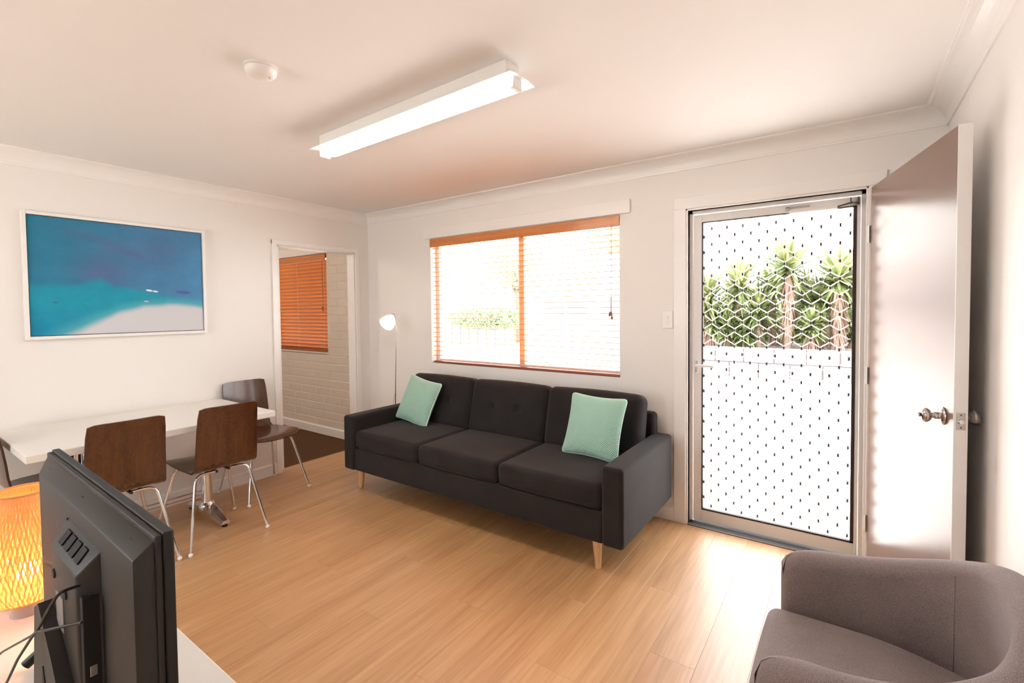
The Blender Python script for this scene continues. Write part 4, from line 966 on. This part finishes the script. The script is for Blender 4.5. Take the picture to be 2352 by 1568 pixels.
# ------------------------------------------------------------------ armchair
ac = thing('armchair', 'mauve grey fabric tub armchair in the near right corner', 'armchair', (4.18, -1.67, 0))
def arm_path():
    # centre line of the wrap-around shell: far arm front -> back -> near arm front (local coords)
    out = []
    ctl = [(-0.270, 0.255), (-0.12, 0.287), (0.03, 0.292), (0.150, 0.258), (0.215, 0.165), (0.238, 0.02), (0.222, -0.125), (0.165, -0.225), (0.04, -0.283), (-0.12, -0.300), (-0.270, -0.292)]
    n = len(ctl)
    for i in range(n - 1):
        p0, p1, p2, p3 = [Vector(ctl[max(0, min(n - 1, i + k))]) for k in (-1, 0, 1, 2)]
        for k in range(8):
            t = k / 8; out.append(0.5 * ((2 * p1) + (-p0 + p2) * t + (2 * p0 - 5 * p1 + 4 * p2 - p3) * t * t + (-p0 + 3 * p1 - 3 * p2 + p3) * t ** 3))
    out.append(Vector(ctl[-1])); return out
path = arm_path(); bm = nb(); rings = []; N_ = len(path)
for i, p in enumerate(path):
    a = path[max(0, i - 1)]; b = path[min(N_ - 1, i + 1)]; t = (b - a).normalized(); nrm = Vector((t.y, -t.x))   # points inwards? sign fixed by symmetry
    s = i / (N_ - 1); e = math.sin(PI * s)
    top = 0.640 + 0.145 * ss(0.08, 0.5, s if s < 0.5 else 1 - s); bot = 0.130; w = 0.043
    endf = min(1, min(i, N_ - 1 - i) / 7.0); rr = 0.038
    # cross-section: rounded top; shrink near the free ends for rounded arm fronts
    k_end = math.sqrt(max(0.0, 1 - (1 - endf) ** 2)); wz = w * (0.45 + 0.55 * k_end); tz = top - 0.060 * (1 - k_end)
    ring = []; lean = 0.020
    prof = [(-wz, bot + 0.01), (-wz, bot + 0.2), (-wz, tz - rr)] + [(-wz + rr - rr * math.cos(q_), tz - rr + rr * math.sin(q_)) for q_ in (PI / 8, PI / 4, 3 * PI / 8, PI / 2)] + [(wz - rr + rr * math.cos(q_), tz - rr + rr * math.sin(q_)) for q_ in (PI / 2 - 0.01, 3 * PI / 8, PI / 4, PI / 8)] + [(wz, tz - rr), (wz, bot + 0.2), (wz, bot + 0.01), (wz - 0.01, bot), (-wz + 0.01, bot)]
    for (q_, z) in prof:
        out_shift = -lean * (z - bot) / 0.6 * 0
        c = p + nrm * q_; ring.append(bm.verts.new((c.x, c.y, z)))
    rings.append(ring)
m2 = len(rings[0])
for A, B in zip(rings, rings[1:]):
    for j in range(m2): bm.faces.new([A[j], A[(j + 1) % m2], B[(j + 1) % m2], B[j]])
bm.faces.new(rings[0]); bm.faces.new(rings[-1][::-1])
sh = obj('tub_back', bm, M['armch'], ac, 70)
mb = sh.modifiers.new('soft', 'BEVEL'); mb.width = 0.012; mb.segments = 3; mb.limit_method = 'ANGLE'; mb.angle_limit = math.radians(50)
def seatf(q):
    # narrow the rear of the cushion to follow the tub
    k = ss(-0.05, 0.26, q.x); return Vector((q.x, q.y * (1 - 0.26 * k * k), q.z + 0.004 * math.cos(q.y * 9)))
bm = nb(); softbox(bm, (0.49, 0.495, 0.15), 0.035, (0.006, 0.0, 0.022), 5, 10, (-0.060, -0.018, 0.385), None, seatf); obj('seat_cushion', bm, M['armch'], ac, 180)
bm = nb(); softbox(bm, (0.46, 0.52, 0.19), 0.02, (0, 0, 0), 3, 4, (-0.045, -0.018, 0.222), None, seatf); obj('base', bm, M['armch'], ac, 180)
for lx, ly in ((-0.23, 0.24), (-0.23, -0.27), (0.17, 0.17), (0.17, -0.18)):
    bm = nb(); tube(bm, [(lx, ly, 0.135), (lx * 1.04, ly * 1.04, 0.0)], [0.022, 0.014], 14); obj('leg', bm, M['legwood'], ac, 50)
bm = nb()   # side seam line where arm meets back
for s_i in (26, 54):
    p = path[s_i]; a = path[s_i - 1]; b = path[s_i + 1]; t = (b - a).normalized(); nrm = Vector((t.y, -t.x)); s = s_i / (N_ - 1); top = 0.640 + 0.145 * ss(0.08, 0.5, s if s < 0.5 else 1 - s)
    c1 = p + nrm * 0.0432; c0 = p - nrm * 0.0432
    tube(bm, [(c1.x, c1.y, 0.30), (c1.x, c1.y, top - 0.036)], 0.0016, 5)
obj('seam', bm, M['armch'], ac, 180)

# ------------------------------------------------------------------ outdoors: planter wall, yuccas, neighbours
pw = thing('planter_wall', 'low pale stone block garden wall below the yuccas', 'wall', (2.5, 8.44, -0.15))
obj('core', bx((-2.38, 0.02, 0), (5.98, 0.26, 0.62)), M['soil'], pw)
blk = {}
for r in range(2):
    for k in range(6, 20 - r):
        if ('b', r) not in blk:
            bmk = bx((0, 0, 0), (0.59, 0.30, 0.32 if r else 0.325), 0.012, 1); me = bpy.data.meshes.new('block'); bmk.to_mesh(me); bmk.free(); me.materials.append(M['stone']); blk[('b', r)] = me
        o = bpy.data.objects.new('block', blk[('b', r)]); C.objects.link(o); o.parent = pw; o.location = (-6 + 0.6 * k + (0.3 if r else 0), random.uniform(-0.012, 0.012), 0.33 * r)
tag(obj('garden_bed', bx((0.12, 8.765, -0.15), (8.4, 12.0, 0.40)), M['soil']), 'raised bed of dark soil behind the stone wall', 'soil', kind='stuff')

def leaf_strip(bm, base, d, L, w, droop, mi=0):
    d = Vector(d).normalized(); side = d.cross(Vector((0, 0, 1)))
    side = side.normalized() if side.length > 0.05 else Vector((1, 0, 0))
    prev = None; p = Vector(base); n = 4
    for i in range(n + 1):
        t = i / n; ww = w * (0.6 + 0.8 * t if t < 0.5 else 1.0 - 0.85 * ((t - 0.5) * 2) ** 1.6) ; ww = max(ww, 0.001)
        cur = [bm.verts.new(p - side * ww), bm.verts.new(p + side * ww)]
        if prev:
            f = bm.faces.new([prev[0], prev[1], cur[1], cur[0]]); f.material_index = mi
        prev = cur; dd = (d + Vector((0, 0, -droop * t * t * 1.6))).normalized(); p = p + dd * (L / n)
def yucca(x, y, zt, heads, skirt, label, light, rad=0.62):
    rt = thing('yucca_plant', label, 'plant', (x, y, 0.38), 0, 'yuccas behind the garden wall')
    tb_ = nb(); fb = nb(); db = nb(); rnd = random.Random(int(x * 1000) + 5)
    for (hx, hy, hz, rr) in heads:
        base = Vector((hx, hy, hz)); tube(tb_, [(hx * 0.2, hy * 0.2, 0), (hx * 0.6, hy * 0.6, hz * 0.5), (hx, hy, hz)], [0.085, 0.065, 0.05], 10)
        for k in range(230):
            el = math.asin(rnd.uniform(-0.75, 1.0)); az = rnd.uniform(0, 2 * PI)
            d = (math.cos(el) * math.cos(az), math.cos(el) * math.sin(az), math.sin(el) + 0.05)
            b = base + Vector((0, 0, rnd.uniform(-0.16, 0.12)))
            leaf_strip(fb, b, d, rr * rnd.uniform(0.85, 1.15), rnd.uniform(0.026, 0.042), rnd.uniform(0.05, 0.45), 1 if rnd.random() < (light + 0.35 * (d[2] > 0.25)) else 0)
        for k in range(int(150 * skirt)):
            az = rnd.uniform(0, 2 * PI); z0 = hz - rnd.uniform(0.1, min(1.25, hz * 0.8)); d = (math.cos(az) * 0.35, math.sin(az) * 0.35, -1)
            leaf_strip(db, (hx + 0.04 * math.cos(az), hy + 0.04 * math.sin(az), z0), d, rnd.uniform(0.3, 0.55), rnd.uniform(0.010, 0.020), 0.2)
    obj('trunk', tb_, M['bark'], rt, 60)
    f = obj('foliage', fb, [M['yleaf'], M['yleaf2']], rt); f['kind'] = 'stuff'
    if skirt: d = obj('dead_leaves', db, M['ydry'], rt); d['kind'] = 'stuff'
    return rt
yucca(2.98, 9.35, 2.6, [(0, 0, 1.90, 0.84)], 1.5, 'tallest yucca with dry brown skirt, centre of the doorway view', 0.5)
yucca(3.92, 9.45, 2.2, [(0, 0, 1.62, 0.80), (-0.35, 0.25, 1.2, 0.6)], 1.3, 'yucca with dry skirt at right of the doorway view', 0.4)
yucca(1.93, 9.50, 2.1, [(0, 0, 1.55, 0.78)], 0.3, 'pale topped yucca left of the tallest one', 0.55)
yucca(1.18, 9.45, 1.9, [(0, 0, 1.25, 0.75), (0.15, -0.1, 0.70, 0.6)], 0.3, 'yucca at the left edge of the doorway view', 0.4)
yucca(2.36, 9.40, 1.2, [(0, 0, 0.92, 0.68), (-0.30, 0.0, 0.45, 0.52)], 0.1, 'low green yucca in front, left of the tallest', 0.05)
yucca(3.44, 9.35, 0.9, [(0, 0, 0.62, 0.46)], 0.5, 'small yucca in front, right of the tallest', 0.15)
yucca(1.68, 9.40, 0.9, [(0, 0, 0.55, 0.56)], 0.3, 'low yucca by the wall at lower left of the doorway view', 0.15)
yucca(4.85, 9.50, 2.2, [(0, 0, 1.75, 0.75)], 0.8, 'yucca beyond the right jamb of the doorway', 0.35)
yucca(0.35, 9.45, 2.0, [(0, 0, 1.45, 0.72)], 0.6, 'yucca beyond the left jamb of the doorway', 0.3)
yucca(2.50, 10.9, 1.8, [(0, 0, 1.55, 0.80), (0.75, 0.1, 1.2, 0.7), (-1.0, 0.1, 1.2, 0.7)], 0.6, 'shaded yucca clump behind, left of centre', 0.3)
yucca(4.00, 10.9, 1.6, [(0, 0, 1.50, 0.75), (0.8, 0, 1.2, 0.7)], 0.6, 'shaded yucca clump behind on the right', 0.3)

def leafmass(bm, c, r, n, rnd, s=0.07):
    for k in range(n):
        d = Vector((rnd.gauss(0, 1), rnd.gauss(0, 1), rnd.gauss(0, 1))).normalized() * (rnd.random() ** 0.4)
        p = Vector(c) + Vector((d.x * r[0], d.y * r[1], d.z * r[2])); a = Vector((rnd.gauss(0, 1), rnd.gauss(0, 1), rnd.gauss(0, 1))).normalized(); b = a.orthogonal().normalized()
        bm.faces.new([bm.verts.new(p + a * s), bm.verts.new(p + b * s * 0.5), bm.verts.new(p - a * s), bm.verts.new(p - b * s * 0.5)])
rnd = random.Random(3)
bh = thing('shrub_bank', 'dense dull green shrubs filling in behind the yuccas', 'shrub', (5.5, 12.9, -0.15))
bm = nb(); leafmass(bm, (0, 0, 0.95), (5.2, 0.6, 1.05), 9000, rnd, 0.13); f = obj('foliage', bm, [M['yleaf']], bh); f['kind'] = 'stuff'
bm = nb()
for k in range(12): tube(bm, [(-4.6 + k * 0.84, 0, 0), (-4.6 + k * 0.84 + 0.1, 0, 1.3)], 0.05, 7)
obj('stems', bm, M['bark'], bh)
hg = thing('hedge', 'clipped green hedge across the street beyond the window', 'hedge', (-8.2, 12.2, -0.15))
bm = nb(); leafmass(bm, (0, 0, 1.2), (2.3, 0.4, 0.5), 5200, rnd, 0.06); f = obj('foliage', bm, M['hedge'], hg); f['kind'] = 'stuff'
bm = nb()
for k in range(9): tube(bm, [(-1.9 + k * 0.48, 0, 0), (-1.9 + k * 0.48, 0, 1.2)], 0.035, 7)
obj('stems', bm, M['bark'], hg)
for i, (x, y, h, r, lab) in enumerate(((-8.6, 15.0, 3.6, 1.5, 'pale leafy tree behind the hedge'), (-5.4, 19.2, 5.0, 1.6, 'pale leafy tree rising over the neighbouring roof'))):
    t = thing('tree', lab, 'tree', (x, y, -0.15), 0, 'trees across the street')
    bm = nb(); leafmass(bm, (0, 0, h), (r, r, r * 0.75), 2600, rnd, 0.09); f = obj('foliage', bm, M['treel'], t); f['kind'] = 'stuff'
    bm = nb(); tube(bm, [(0, 0, 0), (0.05, 0, h * 0.6), (0.1, 0, h)], [0.16, 0.11, 0.05], 9)
    for a in range(5): tube(bm, [(0.05, 0, h * 0.6), (0.5 * math.cos(a * 1.3), 0.5 * math.sin(a * 1.3), h * 0.95)], [0.06, 0.03], 6)
    obj('trunk', bm, M['bark'], t, 60)
hs = thing('house', 'pale neighbouring house with white framed windows', 'house', (-3.4, 12.6, -0.15))
obj('wall', bx((-2.6, 0, 0), (2.9, 4.0, 2.75)), M['housew'], hs)
bm = nb(); extrude_profile(bm, [(-0.5, 2.75), (4.5, 2.75), (4.5, 2.9), (2.0, 3.7), (-0.5, 2.9)], lambda p: (-3.0, p[0], p[1]), lambda p: (3.3, p[0], p[1])); obj('roof', bm, M['roofm'], hs)
for x in (-2.2, -1.2, 0.15):
    f = obj('window', bx((x, -0.05, 1.15), (x + 0.95, 0.0, 2.05), 0.01), M['trim'], hs); bm = nb(); box(bm, (x + 0.06, -0.055, 1.21), (x + 0.89, -0.049, 1.99)); obj('pane', bm, M['hglass'], f)
gp = thing('gate_pillar', 'pinkish brick gate pillar at right of the window view', 'pillar', (-1.9, 11.0, -0.15))
obj('shaft', bx((-0.2, -0.2, 0), (0.2, 0.2, 1.25), 0.01), M['pillar'], gp); obj('capstone', bx((-0.25, -0.25, 1.25), (0.25, 0.25, 1.33), 0.02), M['housew'], gp)
